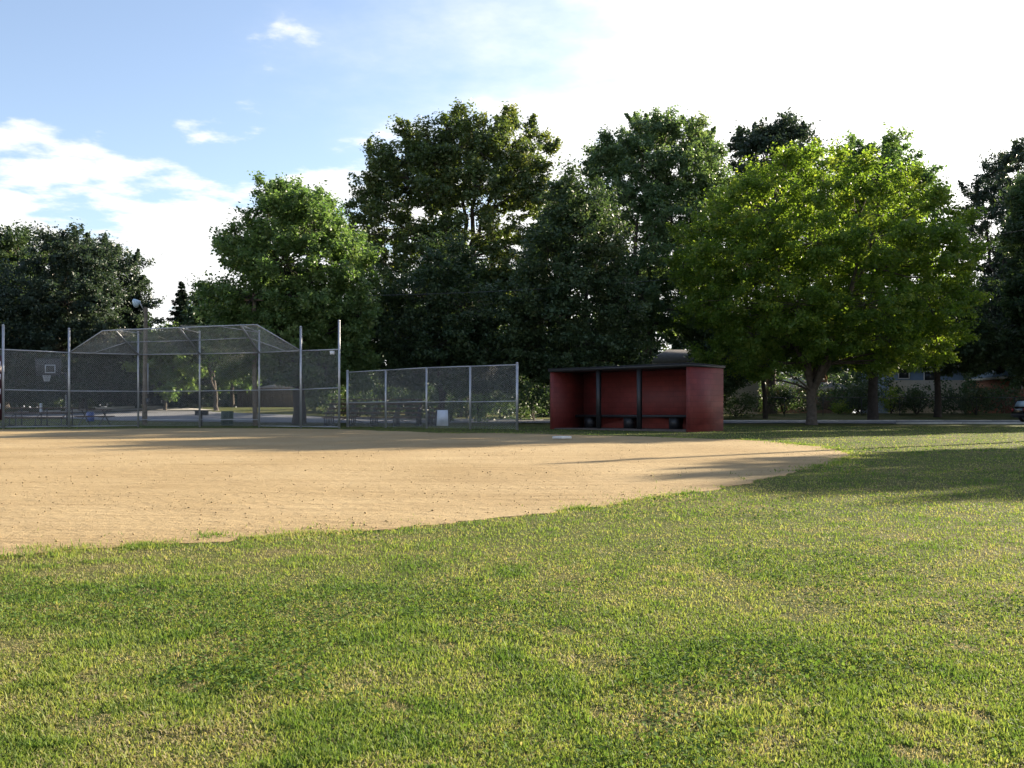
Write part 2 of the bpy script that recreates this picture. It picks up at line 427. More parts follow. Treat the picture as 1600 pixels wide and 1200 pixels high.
DIRT_PX = [(-520, 672), (-250, 671), (0, 671), (108, 671), (216, 670), (312, 669.5), (405, 669.5), (470, 670), (530, 671.5), (600, 673.5), (667, 676), (733, 677), (808, 677), (860, 678.5), (935, 680.5), (1000, 682), (1060, 684), (1100, 686), (1150, 687.5), (1190, 690), (1230, 693), (1265, 696.5), (1300, 701), (1322, 706), (1331, 712), (1322, 718), (1300, 724.5), (1265, 732.5), (1230, 740), (1190, 749), (1150, 757), (1080, 769), (1000, 782), (900, 796), (800, 808), (720, 817), (640, 824), (560, 830), (480, 834), (400, 839), (300, 846), (200, 852), (100, 859), (0, 867), (-120, 876), (-300, 889), (-520, 905)]
DIRT = [(G(a, b).x, G(a, b).y) for a, b in DIRT_PX]
DA = np.array(DIRT)
def smooth_poly(P0, n=16):
    out = []
    m = len(P0)
    for i in range(m):
        p0, p1, p2, p3 = P0[(i - 1) % m], P0[i], P0[(i + 1) % m], P0[(i + 2) % m]
        for k in range(n):
            t = k / n
            out.append(.5 * ((2 * p1) + (-p0 + p2) * t + (2 * p0 - 5 * p1 + 4 * p2 - p3) * t * t + (-p0 + 3 * p1 - 3 * p2 + p3) * t ** 3))
    return np.array(out)
DS = smooth_poly(DA)
# ragged edge
dn = (fbm(DS[:, 0] * 1.3, DS[:, 1] * 1.3, 41, 4) - .5)
tn = np.roll(DS, -1, 0) - np.roll(DS, 1, 0); tn /= (np.linalg.norm(tn, axis=1, keepdims=True) + 1e-9)
dn2 = fbm(DS[:, 0] * 5, DS[:, 1] * 5, 47, 3) - .5
DS = DS + np.column_stack([tn[:, 1], -tn[:, 0]]) * (dn * .4 + dn2 * .22)[:, None]
def dirt_dist(x, y):
    """signed distance to the dirt outline (negative inside)"""
    x = np.asarray(x, float); y = np.asarray(y, float)
    best = np.full(x.shape, 1e9)
    n = len(DS)
    for i in range(0, n):
        a = DS[i]; b = DS[(i + 1) % n]; ab = b - a
        t = np.clip(((x - a[0]) * ab[0] + (y - a[1]) * ab[1]) / (ab @ ab + 1e-12), 0, 1)
        d = (x - a[0] - t * ab[0]) ** 2 + (y - a[1] - t * ab[1]) ** 2
        best = np.minimum(best, d)
    ins = poly_in(x, y, DS)
    return np.where(ins, -1, 1) * np.sqrt(best)

import bmesh
def sheet(name, outline, mat, dz, step=1.0, kind='structure', skirt=0):
    """a sheet that lies on the terrain inside an outline"""
    o = np.asarray(outline)
    bm = bmesh.new()
    vs = [bm.verts.new((a, b, 0)) for a, b in o]
    bm.faces.new(vs)
    bmesh.ops.triangulate(bm, faces=bm.faces[:])
    # cut by grid lines
    for ax in (0, 1):
        lo, hi = o[:, ax].min(), o[:, ax].max()
        for c in np.arange(math.floor(lo / step) * step + step, hi, step):
            nrm = (1, 0, 0) if ax == 0 else (0, 1, 0); pt = (c, 0, 0) if ax == 0 else (0, c, 0)
            bmesh.ops.bisect_plane(bm, geom=bm.verts[:] + bm.edges[:] + bm.faces[:], plane_co=pt, plane_no=nrm)
    for v in bm.verts: v.co.z = float(zz(v.co.x, v.co.y)) + dz
    if skirt:
        ret = bmesh.ops.extrude_edge_only(bm, edges=[e for e in bm.edges if e.is_boundary])
        for v in ret['geom']:
            if isinstance(v, bmesh.types.BMVert): v.co.z -= skirt
    me = bpy.data.meshes.new(name); bm.normal_update(); bm.to_mesh(me); bm.free()
    for p in me.polygons:
        if p.normal.z < -.3: p.flip()
    me.materials.append(mat)
    return tag(link(name, me), kind=kind)
sheet('infield_dirt', DS, M['dirt'], .008, .5, skirt=.05)

# asphalt
A_NEAR = [(-260, 653), (60, 653.5), (120, 655), (165, 657.5), (300, 659.5), (420, 661), (520, 661.3), (700, 661.3), (850, 661.3), (1130, 662.0), (1260, 662.2), (1400, 662.4), (1700, 662.4), (2300, 662.4)]
A_FAR = [(2300, 658.6), (1700, 658.6), (1400, 658.6), (1130, 658.8), (850, 657.6), (700, 656.2), (520, 652.5), (440, 648.5), (360, 645.0), (300, 642.2), (240, 641.8), (150, 645), (8, 649.5), (-260, 651)]
AN = np.array([(G(a, b).x, G(a, b).y) for a, b in A_NEAR]); AF = np.array([(G(a, b).x, G(a, b).y) for a, b in A_FAR])
ASPH = np.vstack([AN, AF])
sheet('road', ASPH, M['asphalt'], .03, 3.0)
# pale concrete strip along the far edge of the lot
W_PX = [(-60, 650.2), (8, 648.8), (150, 644.2), (240, 641.0), (300, 641.4), (345, 642.2), (300, 638.8), (262, 637.4), (150, 641.2), (8, 647.2), (-60, 648.8)]
sheet('path', [(G(a, b).x, G(a, b).y) for a, b in W_PX], M['kerbmat'], .05, 3.0)

def kerb_line(name, pts, width, height):
    mb = MB()
    for a, b in zip(pts[:-1], pts[1:]):
        a = Vector((a[0], a[1], 0)); b = Vector((b[0], b[1], 0)); t = (b - a).normalized(); nrm = Vector((-t.y, t.x, 0)) * width / 2
        k = max(1, int((b - a).length / 3))
        for i in range(k):
            p = a.lerp(b, i / k); q = a.lerp(b, (i + 1) / k)
            za, zb = float(zz(p.x, p.y)), float(zz(q.x, q.y))
            va = [p - nrm + Vector((0, 0, za - .15)), p + nrm + Vector((0, 0, za - .15)), p + nrm + Vector((0, 0, za + height)), p - nrm + Vector((0, 0, za + height))]
            vb = [q - nrm + Vector((0, 0, zb - .15)), q + nrm + Vector((0, 0, zb - .15)), q + nrm + Vector((0, 0, zb + height)), q - nrm + Vector((0, 0, zb + height))]
            mb._add(va + vb, [(0, 1, 2, 3), (7, 6, 5, 4), (0, 4, 5, 1), (1, 5, 6, 2), (2, 6, 7, 3), (3, 7, 4, 0)])
    return tag(mb.build(name, M['kerbmat']), kind='structure')
kerb_line('kerb', [tuple(p + np.array([0, -.12])) for p in AN[11:]], .2, .10)
kerb_line('kerb', [tuple(p + np.array([0, .12])) for p in AF[:7]], .2, .10)

# ------------------------------------------------------------------ trees
def tube_np(pts, rads, n=5):
    pts = np.asarray(pts, float); k = len(pts)
    t = np.gradient(pts, axis=0); t /= np.linalg.norm(t, axis=1, keepdims=True) + 1e-9
    ref = np.array([1., 0, 0]) if abs(t[0, 0]) < .8 else np.array([0, 1., 0])
    a = ref - t * (t @ ref)[:, None]; a /= np.linalg.norm(a, axis=1, keepdims=True) + 1e-9
    b = np.cross(t, a)
    q = np.arange(n) * 2 * np.pi / n
    v = pts[:, None, :] + (a[:, None, :] * np.cos(q)[None, :, None] + b[:, None, :] * np.sin(q)[None, :, None]) * np.asarray(rads)[:, None, None]
    f = []
    for i in range(k - 1):
        for j in range(n):
            f.append((i * n + j, i * n + (j + 1) % n, (i + 1) * n + (j + 1) % n, (i + 1) * n + j))
    return v.reshape(-1, 3), np.array(f)

class Wood:
    def __init__(s): s.v = []; s.f = []; s.n = 0
    def add(s, pts, rads, n=5):
        v, f = tube_np(pts, rads, n); s.v.append(v); s.f.append(f + s.n); s.n += len(v)
    def mesh(s, name, mat, off):
        v = np.vstack(s.v) - off; f = np.vstack(s.f)
        return mesh_np(name, v, f.ravel(), np.full(len(f), 4), mat, smooth=True)

def curve_pts(a, b, rng, bend=.15, n=6, lift=.0):
    a = np.asarray(a, float); b = np.asarray(b, float); d = np.linalg.norm(b - a)
    t = np.linspace(0, 1, n)[:, None]
    off = rng.normal(0, bend * d * .5, 3); off[2] += lift * d
    p = a + (b - a) * t + off * (4 * t * (1 - t)) * .5
    p[1:-1] += rng.normal(0, .02 * d, (n - 2, 3))
    return p

def leaves_mesh(name, pos, nrm, size, aspect, tint, mat, off, rng, tang=None):
    n = len(pos)
    nrm = nrm / (np.linalg.norm(nrm, axis=1, keepdims=True) + 1e-9)
    t = rng.normal(0, 1, (n, 3)) if tang is None else tang
    t = t - nrm * np.sum(t * nrm, 1, keepdims=True); t /= np.linalg.norm(t, axis=1, keepdims=True) + 1e-9
    b = np.cross(nrm, t)
    L_ = size[:, None] * .5; W_ = L_ * aspect
    p = pos - off
    v = np.empty((n, 4, 3))
    fold = nrm * (size[:, None] * rng.uniform(-.12, .2, (n, 1)))
    v[:, 0] = p - t * L_; v[:, 1] = p + b * W_ + fold + t * L_ * .15; v[:, 2] = p + t * L_; v[:, 3] = p - b * W_ + fold + t * L_ * .15
    f = np.arange(n * 4).reshape(n, 4)
    tri = np.column_stack([f[:, 0], f[:, 1], f[:, 2], f[:, 0], f[:, 2], f[:, 3]]).reshape(-1, 3)
    return mesh_np(name, v.reshape(-1, 3), tri.ravel(), np.full(len(tri), 3), mat, attr=np.repeat(tint, 4))

NLEAF = [0]
LEAF_K = 3.0; LEAF_S = 1.0
def lobes_to_world(lobes, D, cdepth, rng):
    """image-measured lobes -> full 3-D lobes: front and back copies round the crown's middle"""
    Lw = []
    A = np.array(lobes, float)
    cx = (A[:, 0].min() + A[:, 0].max()) / 2; cyy = (A[:, 1].min() + A[:, 1].max()) / 2
    RX = (A[:, 0].max() - A[:, 0].min()) / 2 + A[:, 2].mean(); RY = (A[:, 1].max() - A[:, 1].min()) / 2 + A[:, 3].mean()
    for (px, py, rx, ry) in lobes:
        c = P(px, py, D); a = rx / F * D; b = ry / F * D
        wq = math.sqrt(max(0, 1 - ((px - cx) / RX) ** 2 - ((py - cyy) / RY) ** 2)) * cdepth
        ysz = max(a, b) * 1.1
        offs = [rng.normal(0, .25 * ysz)] if wq < ysz else ([-.72 * wq, .72 * wq] if wq < 2.2 * ysz else [-.8 * wq, rng.normal(0, .2 * ysz), .8 * wq])
        for o in offs:
            k_ = 1 - .16 * min(1, abs(o) / (cdepth + 1e-6)); xc = P(cx, py, D).x
            Lw.append((np.array([xc + (c.x - xc) * k_ + rng.normal(0, .12 * a) * (o != offs[0]), D + o, c.z + rng.normal(0, .12 * b) * (o != offs[0])]), a * .95, ysz, b * .95))
    return Lw

def make_tree(label, base_px, D, lobes, leaf, seed, trunk_r=.25, leaf_size=.2, clump_r=.55, per=52, dens=1.0, cdepth=None,
              bark='bark', name='deciduous_tree', fork=.25, shoots=(), aspect=.62, cat='tree', group='trees round the ball field', updroop=.75, forks=4, tint_mu=.45, sub_limbs=True, nlimb=14):
    rng = np.random.default_rng(seed)
    base = on(base_px, D); base.z -= .05
    off = np.array(base)
    A = np.array(lobes, float)
    if cdepth is None: cdepth = (A[:, 0].max() - A[:, 0].min() + 2 * A[:, 2].mean()) / 2 / F * D * .85
    LW = lobes_to_world(lobes, D, cdepth, rng)
    root = empty(name, base, label, cat, group)
    wood = Wood()
    cen = np.mean([l[0] for l in LW], axis=0)
    top = max(l[0][2] for l in LW); bot = min(l[0][2] for l in LW)
    fz = base.z + max(.8, (cen[2] - base.z) * fork)
    fp = np.array([base.x + (cen[0] - base.x) * .12, D, fz])
    tp = off + (fp - off) * np.linspace(0, 1, 5)[:, None]; tp[1:4] += rng.normal(0, .03, (3, 3)) * [1, 1, 0]
    wood.add(np.vstack([off + [0, 0, -.1], off + [0, 0, .12], tp[1:]]), [trunk_r * 1.55, trunk_r * 1.2, trunk_r * 1.02, trunk_r * .95, trunk_r * .9, trunk_r * .92][:6], 10)
    # leaders
    leaders = []
    for k in range(forks):
        a = 2 * np.pi * (k + rng.uniform(-.2, .2)) / forks
        sp = (A[:, 0].max() - A[:, 0].min()) / F * D * .22
        tgt = np.array([cen[0] + math.cos(a) * sp, D + math.sin(a) * cdepth * .4, cen[2] + (top - cen[2]) * rng.uniform(.2, .8)])
        pts = curve_pts(fp - [0, 0, .15], tgt, rng, .12, 8)
        rr = trunk_r * .62
        wood.add(pts, np.linspace(rr, rr * .25, 8), 7); leaders.append(pts)
    allp = np.vstack(leaders)
    order = rng.permutation(len(LW))
    pos = []; nr = []; tn_ = []; ti = []
    for li in range(len(LW)):
        c, a, yb, b = LW[li]
        # limb from nearest leader point below
        cand = allp[allp[:, 2] < c[2] + .2]
        if len(cand) == 0: cand = allp[:2]
        s = cand[np.argmin(np.linalg.norm(cand - c, axis=1) + .35 * np.abs(cand[:, 2] - (c[2] - .4 * np.linalg.norm(c - cen))))]
        lp = curve_pts(s, c, rng, .15, 6, .03)
        wood.add(lp, np.linspace(trunk_r * .24, trunk_r * .06, 6), 5)
        nc = int(max(5, dens * 1.25 * (a * yb + a * b + yb * b) / 3 * 4 / (clump_r ** 2) * .62))
        u = rng.normal(0, 1, (nc, 3)); u /= np.linalg.norm(u, axis=1, keepdims=True)
        rad = rng.uniform(.35, 1.0, (nc, 1)) ** .55
        cc_ = c + u * rad * np.array([a, yb, b])
        for k in range(0, nc, 3):
            wood.add(np.vstack([c + (cc_[k] - c) * .1, (c + cc_[k]) / 2 + rng.normal(0, .06, 3), cc_[k]]), [trunk_r * .07, trunk_r * .045, .006], 3)
        cs = clump_r * rng.uniform(.5, 1.15, nc)
        nl = np.maximum(4, (LEAF_K * per * (cs / clump_r) ** 2 * rng.uniform(.7, 1.2, nc))).astype(int)
        idx = np.repeat(np.arange(nc), nl); m = len(idx)
        out = u[idx] + np.array([0, 0, .35])
        q = rng.normal(0, 1, (m, 3)) * np.array([.44, .44, .27])
        st = 1 + .5 * rng.uniform(0, 1, m)
        along = rng.normal(0, .45, m)
        pos.append(cc_[idx] + q * cs[idx][:, None] + out * (along * cs[idx])[:, None])
        nr.append(rng.normal(0, 1, (m, 3)) * .75 + np.array([0, 0, updroop]) + out * .35)
        ct = np.clip(rng.normal(tint_mu, .16, nc), 0, 1)
        ti.append(np.clip(ct[idx] + rng.normal(0, .15, m), 0, 1))
    for (px, py, ln, lean) in shoots:
        tip = np.array(P(px, py, D)) + [0, rng.normal(0, .6), 0]; l = 1.5 * ln / F * D
        bs = tip - np.array([math.sin(lean) * l, rng.normal(0, .2) * l, math.cos(lean) * l])
        wood.add(np.vstack([bs, (bs + tip) / 2, tip]), [.03, .02, .005], 3)
        l *= 1.0; m = int(210 * l / .9)
        t = rng.uniform(0, 1, m) ** .8
        pos.append(bs + (tip - bs) * t[:, None] + rng.normal(0, .19, (m, 3)) * (1.15 - .9 * t)[:, None])
        nr.append(rng.normal(0, 1, (m, 3)) + [0, 0, .3]); ti.append(np.clip(rng.normal(tint_mu + .1, .2, m), 0, 1))
    pos = np.vstack(pos); nr = np.vstack(nr); ti = np.concatenate(ti)
    NLEAF[0] += len(pos)
    size = LEAF_S * leaf_size * rng.uniform(.55, 1.45, len(pos))
    trunk = link('trunk', wood.mesh('trunk', M[bark], off), root)
    crown = link('crown', leaves_mesh('crown', pos, nr, size, aspect, ti, M[leaf], off, rng), root)
    return root

def copy_tree(src, loc, rz, sc, label, group='trees round the ball field'):
    r = src.copy(); COL.objects.link(r); r.location = loc; r.rotation_euler = (0, 0, rz); r.scale = (sc, sc, sc)
    r['label'] = label; r['group'] = group
    for ch in list(src.children):
        c = ch.copy(); COL.objects.link(c); c.parent = r
    return r

def make_spruce(label, px, top_py, D, half_w, seed, name='spruce_tree'):
    rng = np.random.default_rng(seed)
    base = on(px, D); off = np.array(base); H = P(px, top_py, D).z - base.z
    root = empty(name, base, label, 'tree', 'trees round the ball field')
    wood = Wood(); wood.add(np.array([off + [0, 0, z * H] for z in (-.01, .3, .6, .98)]), [.2, .14, .08, .015], 7)
    pos = []; nr = []; tg = []; ti = []
    hs = .06
    while hs < .985:
        Rr = half_w * (1 - hs) ** .85 + .05
        nb = int(4 + 4 * (1 - hs))
        a0 = rng.uniform(0, 6.28)
        for k in range(nb):
            a = a0 + 6.28 * k / nb + rng.normal(0, .15); r_ = Rr * rng.uniform(.5, 1.18)
            d = np.array([math.cos(a), math.sin(a), 0])
            s = off + [0, 0, hs * H]; s = s + [0, 0, rng.normal(0, .012 * H)]; e = s + d * r_ + [0, 0, r_ * rng.uniform(-.38, .12)]
            mid = (s + e) / 2 + [0, 0, -.06 * r_]
            wood.add(np.vstack([s, mid, e]), [.03, .018, .004], 3)
            m = int(26 + 60 * r_)
            t = rng.uniform(.12, 1, m)
            p = s + (e - s) * t[:, None] + np.array([0, 0, -.1 * r_]) * (4 * t * (1 - t))[:, None]
            side = np.cross(d, [0, 0, 1.])
            w_ = rng.normal(0, .22, m) * (r_ * .55 * (1.15 - t) + .08)
            p = p + side * w_[:, None] + np.column_stack([np.zeros(m), np.zeros(m), -np.abs(rng.normal(0, .10, m))])
            pos.append(p); nr.append(rng.normal(0, .5, (m, 3)) + [0, 0, 1]); tg.append(d * .8 + side * np.sign(w_)[:, None] * .7 + np.array([0, 0, -.35]) + rng.normal(0, .2, (m, 3)))
            ti.append(np.clip(rng.normal(.4, .25, m), 0, 1))
        hs += .014 + .008 * rng.uniform()
    pos = np.vstack(pos); nr = np.vstack(nr); tg = np.vstack(tg); ti = np.concatenate(ti)
    NLEAF[0] += len(pos)
    link('trunk', wood.mesh('trunk', M['barkdark'], off), root)
    link('crown', leaves_mesh('crown', pos, nr, .30 * rng.uniform(.6, 1.3, len(pos)), .3, ti, M['needle'], off, rng, tg), root)
    return root

T = {}
T['A'] = make_tree('olive green broad tree rising behind the dark maple by the court', 8, 84,
    [(20, 400, 48, 40), (-40, 425, 70, 60), (62, 412, 32, 48), (10, 480, 70, 60), (-70, 500, 80, 70), (60, 480, 50, 60), (20, 550, 70, 50), (-70, 570, 80, 50)], 'leaf_dark', 11, .3, .24, .62, 46,
    shoots=[(18, 356, 20, 0), (45, 358, 18, .2), (75, 368, 22, .2)])
T['B'] = make_tree('dark dense maple with ragged top left of the wooden lamp pole', 130, 75,
    [(112, 412, 36, 40), (150, 402, 32, 34), (185, 425, 30, 38), (90, 470, 50, 50), (150, 480, 55, 55), (198, 480, 30, 48), (60, 535, 60, 45), (130, 550, 60, 45), (195, 545, 35, 45), (0, 560, 60, 50), (70, 590, 60, 30), (160, 595, 55, 25), (30, 520, 60, 50), (215, 580, 35, 35), (20, 605, 60, 25), (110, 612, 50, 16)], 'leaf_blue', 12, .3, .2, .5, 48,
    shoots=[(122, 357, 28, 0), (108, 374, 18, -.2), (158, 362, 24, .1), (140, 366, 18, 0), (186, 382, 22, .2), (210, 388, 22, .35), (224, 402, 22, .5), (222, 430, 20, .7), (172, 380, 18, .1)], bark='barkdark')
T['B2'] = make_spruce('drooping dark spruce whose boughs show beside the wooden lamp pole', 212, 425, 79, 2.1, 13)
T['C'] = make_spruce('small pointed blue spruce in the gap left of the green maple', 284, 437, 80, 3.3, 14)
T['C2'] = make_tree('small sunlit tree with hanging pale leaves behind the backstop canopy', 258, 74,
    [(262, 545, 40, 30), (288, 572, 28, 30), (240, 535, 28, 22), (276, 600, 22, 20), (240, 570, 34, 32)], 'leaf_mid', 15, .12, .24, .5, 40, tint_mu=.75)
T['D'] = make_tree('short rounded dark tree tucked between spruce and green maple', 338, 74,
    [(330, 468, 22, 26), (352, 490, 30, 38), (320, 510, 25, 35), (345, 545, 40, 35), (305, 540, 25, 30)], 'leaf_dark', 16, .16, .24, .5, 44)
T['E'] = make_tree('leafy green maple with layered side branches standing behind the backstop', 467, 52,
    [(430, 308, 24, 24), (462, 318, 30, 26), (500, 330, 26, 28), (440, 358, 45, 36), (500, 372, 48, 38), (392, 385, 30, 16), (398, 412, 38, 26), (356, 392, 16, 9), (366, 384, 16, 9), (545, 388, 32, 30), (465, 425, 68, 46), (560, 430, 38, 36), (415, 475, 50, 42), (530, 485, 58, 42), (470, 530, 70, 40), (580, 500, 34, 40), (555, 550, 45, 34), (400, 520, 40, 30), (440, 565, 55, 25), (520, 575, 50, 25), (360, 480, 40, 36), (366, 530, 40, 36), (400, 565, 40, 24), (345, 565, 30, 24), (560, 590, 44, 24), (480, 590, 40, 18)], 'leaf_mid', 17, .32, .17, .42, 46, tint_mu=.62,
    shoots=[(404, 300, 20, -.3), (424, 280, 24, 0), (440, 290, 18, .1), (470, 290, 20, 0), (498, 300, 20, .2), (338, 376, 26, -1.2), (335, 402, 24, -1.4), (350, 372, 22, -1.0), (525, 318, 18, .4)], bark='barkdark', fork=.4)
T['F'] = make_tree('tall cottonwood with tufted crown and open gaps between bare limbs', 725, 74,
    [(592, 250, 22, 26), (575, 292, 26, 28), (642, 225, 24, 24), (630, 268, 38, 36), (700, 212, 24, 30), (728, 196, 22, 20), (722, 245, 38, 38), (794, 192, 16, 24), (800, 238, 32, 32), (838, 204, 22, 24), (860, 232, 15, 18), (835, 262, 32, 30), (668, 240, 30, 30), (760, 222, 26, 30), (765, 262, 36, 34), (680, 275, 34, 30), (815, 285, 34, 30), (600, 290, 34, 30), (850, 300, 26, 28), (556, 328, 28, 26), (610, 335, 42, 30), (680, 310, 46, 36), (760, 305, 46, 38), (830, 315, 34, 30), (562, 372, 34, 28), (640, 385, 30, 24), (700, 372, 36, 30), (780, 375, 36, 30), (845, 385, 34, 36), (600, 420, 40, 30), (690, 440, 40, 30), (820, 440, 40, 30), (600, 470, 46, 34), (760, 470, 46, 34), (775, 425, 40, 28), (745, 440, 30, 26), (800, 450, 34, 28), (680, 500, 50, 34), (830, 500, 40, 34)], 'leaf_cotton', 18, .42, .22, .5, 40, .85,
    cdepth=4.6, shoots=[(578, 222, 22, -.1), (640, 196, 20, 0), (712, 172, 20, 0), (695, 182, 18, -.2), (790, 166, 26, 0), (776, 178, 18, -.2), (834, 178, 20, .1), (872, 216, 20, .4), (600, 228, 18, .1), (655, 206, 16, .2)], fork=.5, forks=5)
T['G'] = make_tree('low dark round tree below the cottonwood behind the wing fence', 690, 56,
    [(700, 418, 52, 42), (655, 470, 55, 48), (735, 490, 58, 55), (620, 530, 46, 46), (690, 545, 70, 45), (770, 545, 50, 45), (640, 580, 50, 28), (730, 590, 50, 26)], 'leaf_dark', 19, .2, .18, .48, 50, bark='barkdark', tint_mu=.4)
T['H'] = make_tree('dark narrow topped tree left of and behind the red dugout', 905, 55,
    [(885, 305, 28, 24), (868, 335, 28, 28), (930, 332, 32, 32), (900, 375, 48, 42), (950, 398, 42, 46), (850, 410, 42, 42), (900, 455, 58, 48), (965, 475, 40, 48), (850, 500, 55, 50), (920, 540, 60, 38), (810, 540, 45, 45), (980, 530, 35, 40), (870, 575, 60, 25), (800, 480, 40, 45), (780, 590, 40, 26), (930, 580, 50, 24), (990, 570, 26, 24)], 'leaf_dark', 20, .28, .18, .48, 50, bark='barkdark',
    shoots=[(880, 280, 20, -.1), (862, 300, 18, -.3), (905, 292, 18, .2)], tint_mu=.5)
T['I'] = make_tree('silver maple with upright spiky shoots above the red dugout', 1010, 72,
    [(1005, 215, 32, 26), (1038, 208, 24, 24), (958, 245, 38, 28), (1075, 228, 32, 30), (1110, 252, 24, 26), (932, 265, 22, 20), (1000, 268, 48, 38), (1060, 288, 48, 38), (1112, 300, 28, 38), (958, 318, 44, 38), (1030, 348, 52, 42), (1090, 358, 38, 42), (1040, 415, 58, 46), (990, 470, 45, 45), (1055, 490, 50, 34), (1110, 440, 40, 45), (985, 520, 36, 30), (1090, 500, 36, 30), (940, 420, 40, 45)], 'leaf_silver', 21, .36, .2, .48, 46,
    shoots=[(976, 185, 30, -.7), (990, 180, 26, -.3), (1010, 176, 30, -.1), (1026, 170, 32, -.1), (1045, 178, 30, .15), (1066, 180, 40, -.35), (1084, 182, 34, .05), (1095, 182, 30, .3), (1115, 200, 30, .3), (1126, 216, 22, .4), (1104, 205, 26, 0), (965, 218, 20, -.6)], fork=.4)
T['J'] = make_tree('distant bluish dark tree rising behind the bright maple', 1205, 80,
    [(1168, 222, 24, 22), (1200, 214, 20, 20), (1240, 213, 26, 20), (1180, 258, 42, 38), (1252, 255, 28, 34), (1212, 305, 58, 42), (1160, 330, 40, 40), (1250, 370, 60, 50), (1180, 400, 60, 50)], 'leaf_blue', 22, .4, .26, .6, 48, shoots=[(1155, 200, 16, 0), (1180, 192, 18, 0), (1226, 194, 16, 0), (1250, 196, 16, .1)])
T['K'] = make_tree('tall green tree with two tufted tops directly behind the bright maple', 1364, 68,
    [(1333, 236, 22, 18), (1318, 268, 36, 30), (1390, 240, 24, 26), (1388, 280, 36, 34), (1432, 282, 20, 24), (1350, 318, 52, 42), (1425, 335, 36, 36), (1450, 310, 12, 14), (1360, 400, 60, 50), (1300, 350, 40, 40), (1350, 500, 60, 40), (1340, 560, 50, 24), (1290, 560, 40, 24)], 'leaf_mid', 23, .32, .22, .5, 46, shoots=[(1330, 214, 16, 0), (1386, 212, 20, 0), (1398, 218, 16, .2), (1444, 262, 14, .2)], bark='barkdark', tint_mu=.5, fork=.55)
T['L'] = make_tree('broad bright yellow green maple right of the red dugout', 1268, 51.5,
    [(1225, 262, 22, 20), (1258, 258, 24, 20), (1195, 285, 32, 28), (1290, 288, 36, 30), (1150, 308, 30, 26), (1122, 320, 22, 20), (1240, 325, 52, 42), (1330, 308, 36, 30), (1382, 318, 36, 30), (1430, 340, 34, 28), (1476, 365, 30, 26), (1150, 370, 48, 36), (1100, 362, 32, 32), (1072, 412, 28, 24), (1120, 428, 56, 40), (1220, 405, 68, 52), (1320, 395, 68, 52), (1420, 405, 58, 42), (1478, 415, 30, 30), (1496, 422, 16, 18), (1098, 480, 42, 34), (1200, 490, 68, 46), (1310, 490, 68, 46), (1420, 485, 66, 42), (1476, 470, 30, 30), (1150, 530, 50, 28), (1250, 538, 60, 28), (1350, 535, 60, 28), (1440, 530, 50, 28), (1120, 560, 40, 24), (1380, 570, 46, 20), (1180, 575, 40, 20), (1455, 555, 36, 20)], 'leaf_maple', 24, .26, .15, .40, 44, .95,
    cdepth=6.2, shoots=[(1216, 240, 20, 0), (1234, 242, 18, .1), (1262, 238, 20, 0), (1146, 284, 18, -.2), (1112, 300, 18, -.4), (1046, 404, 24, -1.0), (1044, 350, 22, -1), (1494, 342, 20, .5), (1516, 410, 20, .9), (1400, 290, 16, .2), (1060, 440, 18, -1)], fork=.22, forks=5, tint_mu=.5)
T['M'] = make_tree('tall dark open topped tree beyond the road by the black car', 1562, 88,
    [(1572, 262, 26, 26), (1592, 238, 22, 20), (1538, 300, 20, 24), (1592, 310, 32, 32), (1530, 345, 18, 26), (1568, 385, 46, 40), (1555, 450, 50, 45), (1610, 450, 50, 55), (1570, 520, 60, 42), (1640, 300, 45, 50), (1650, 400, 60, 60), (1650, 520, 60, 50), (1520, 500, 35, 45), (1540, 560, 45, 24), (1610, 565, 50, 24)], 'leaf_blue', 25, .34, .2, .46, 40, .85, bark='barkdark',
    shoots=[(1582, 224, 18, 0), (1528, 282, 18, -.1), (1510, 278, 12, -.6)], fork=.55)
T['N'] = make_tree('dark low branching tree in front of the blue house', 1465, 74,
    [(1465, 510, 45, 34), (1430, 530, 36, 28), (1500, 535, 40, 30), (1460, 470, 50, 34), (1520, 565, 26, 22), (1410, 500, 40, 34), (1400, 560, 34, 18), (1465, 556, 40, 20), (1545, 550, 34, 26)], 'leaf_dark', 26, .24, .22, .5, 46, bark='barkdark', fork=.7)
T['O'] = make_tree('dark slender tree in shade between dugout and bright maple', 1196, 72,
    [(1160, 520, 45, 40), (1200, 500, 45, 40), (1140, 565, 36, 30), (1225, 545, 30, 24), (1110, 520, 40, 45), (1120, 595, 30, 26)], 'leaf_dark', 27, .16, .22, .5, 46, bark='barkdark', fork=.7)
T['Q'] = make_tree('small spreading tree by the brown house behind the backstop', 363, 82,
    [(365, 560, 44, 34), (338, 590, 30, 20), (330, 560, 30, 28), (405, 560, 36, 30), (365, 525, 56, 34), (390, 592, 28, 16)], 'leaf_mid', 28, .16, .24, .5, 40, tint_mu=.6, fork=.8)

# trees outside the frame on the sunny side: they throw the shade on lawn, dirt, maple and bushes
R_ = lambda x, y: Vector((x, y, gzf(x, y)))
copy_tree(T['F'], R_(32.6, 33.6), 2.1, .60, 'open crowned cottonwood beyond the right end of the lawn')
copy_tree(T['I'], R_(53, 93), 1.1, .8, 'silver maple added behind the yards beyond the right edge for shade')  # this and the next two are added only to darken the yard bushes
copy_tree(T['H'], R_(47, 86), .3, 1.25, 'dark narrow topped tree added behind the yards beyond the right edge for shade')
copy_tree(T['E'], R_(62, 90), 2.2, 1.25, 'green maple added behind the yards beyond the right edge for shade')
copy_tree(T['I'], R_(33.8, 52.6), .9, .92, 'tall silver maple beyond the right end of the lawn')
copy_tree(T['H'], R_(41, 71), 1.3, 1.42, 'tall dark tree added across the road to shade the bright maple')  # this and the next are added only to shade the lower maple crown
copy_tree(T['I'], R_(38.5, 69.5), .4, .84, 'dark round headed tree added across the road to shade the bright maple')
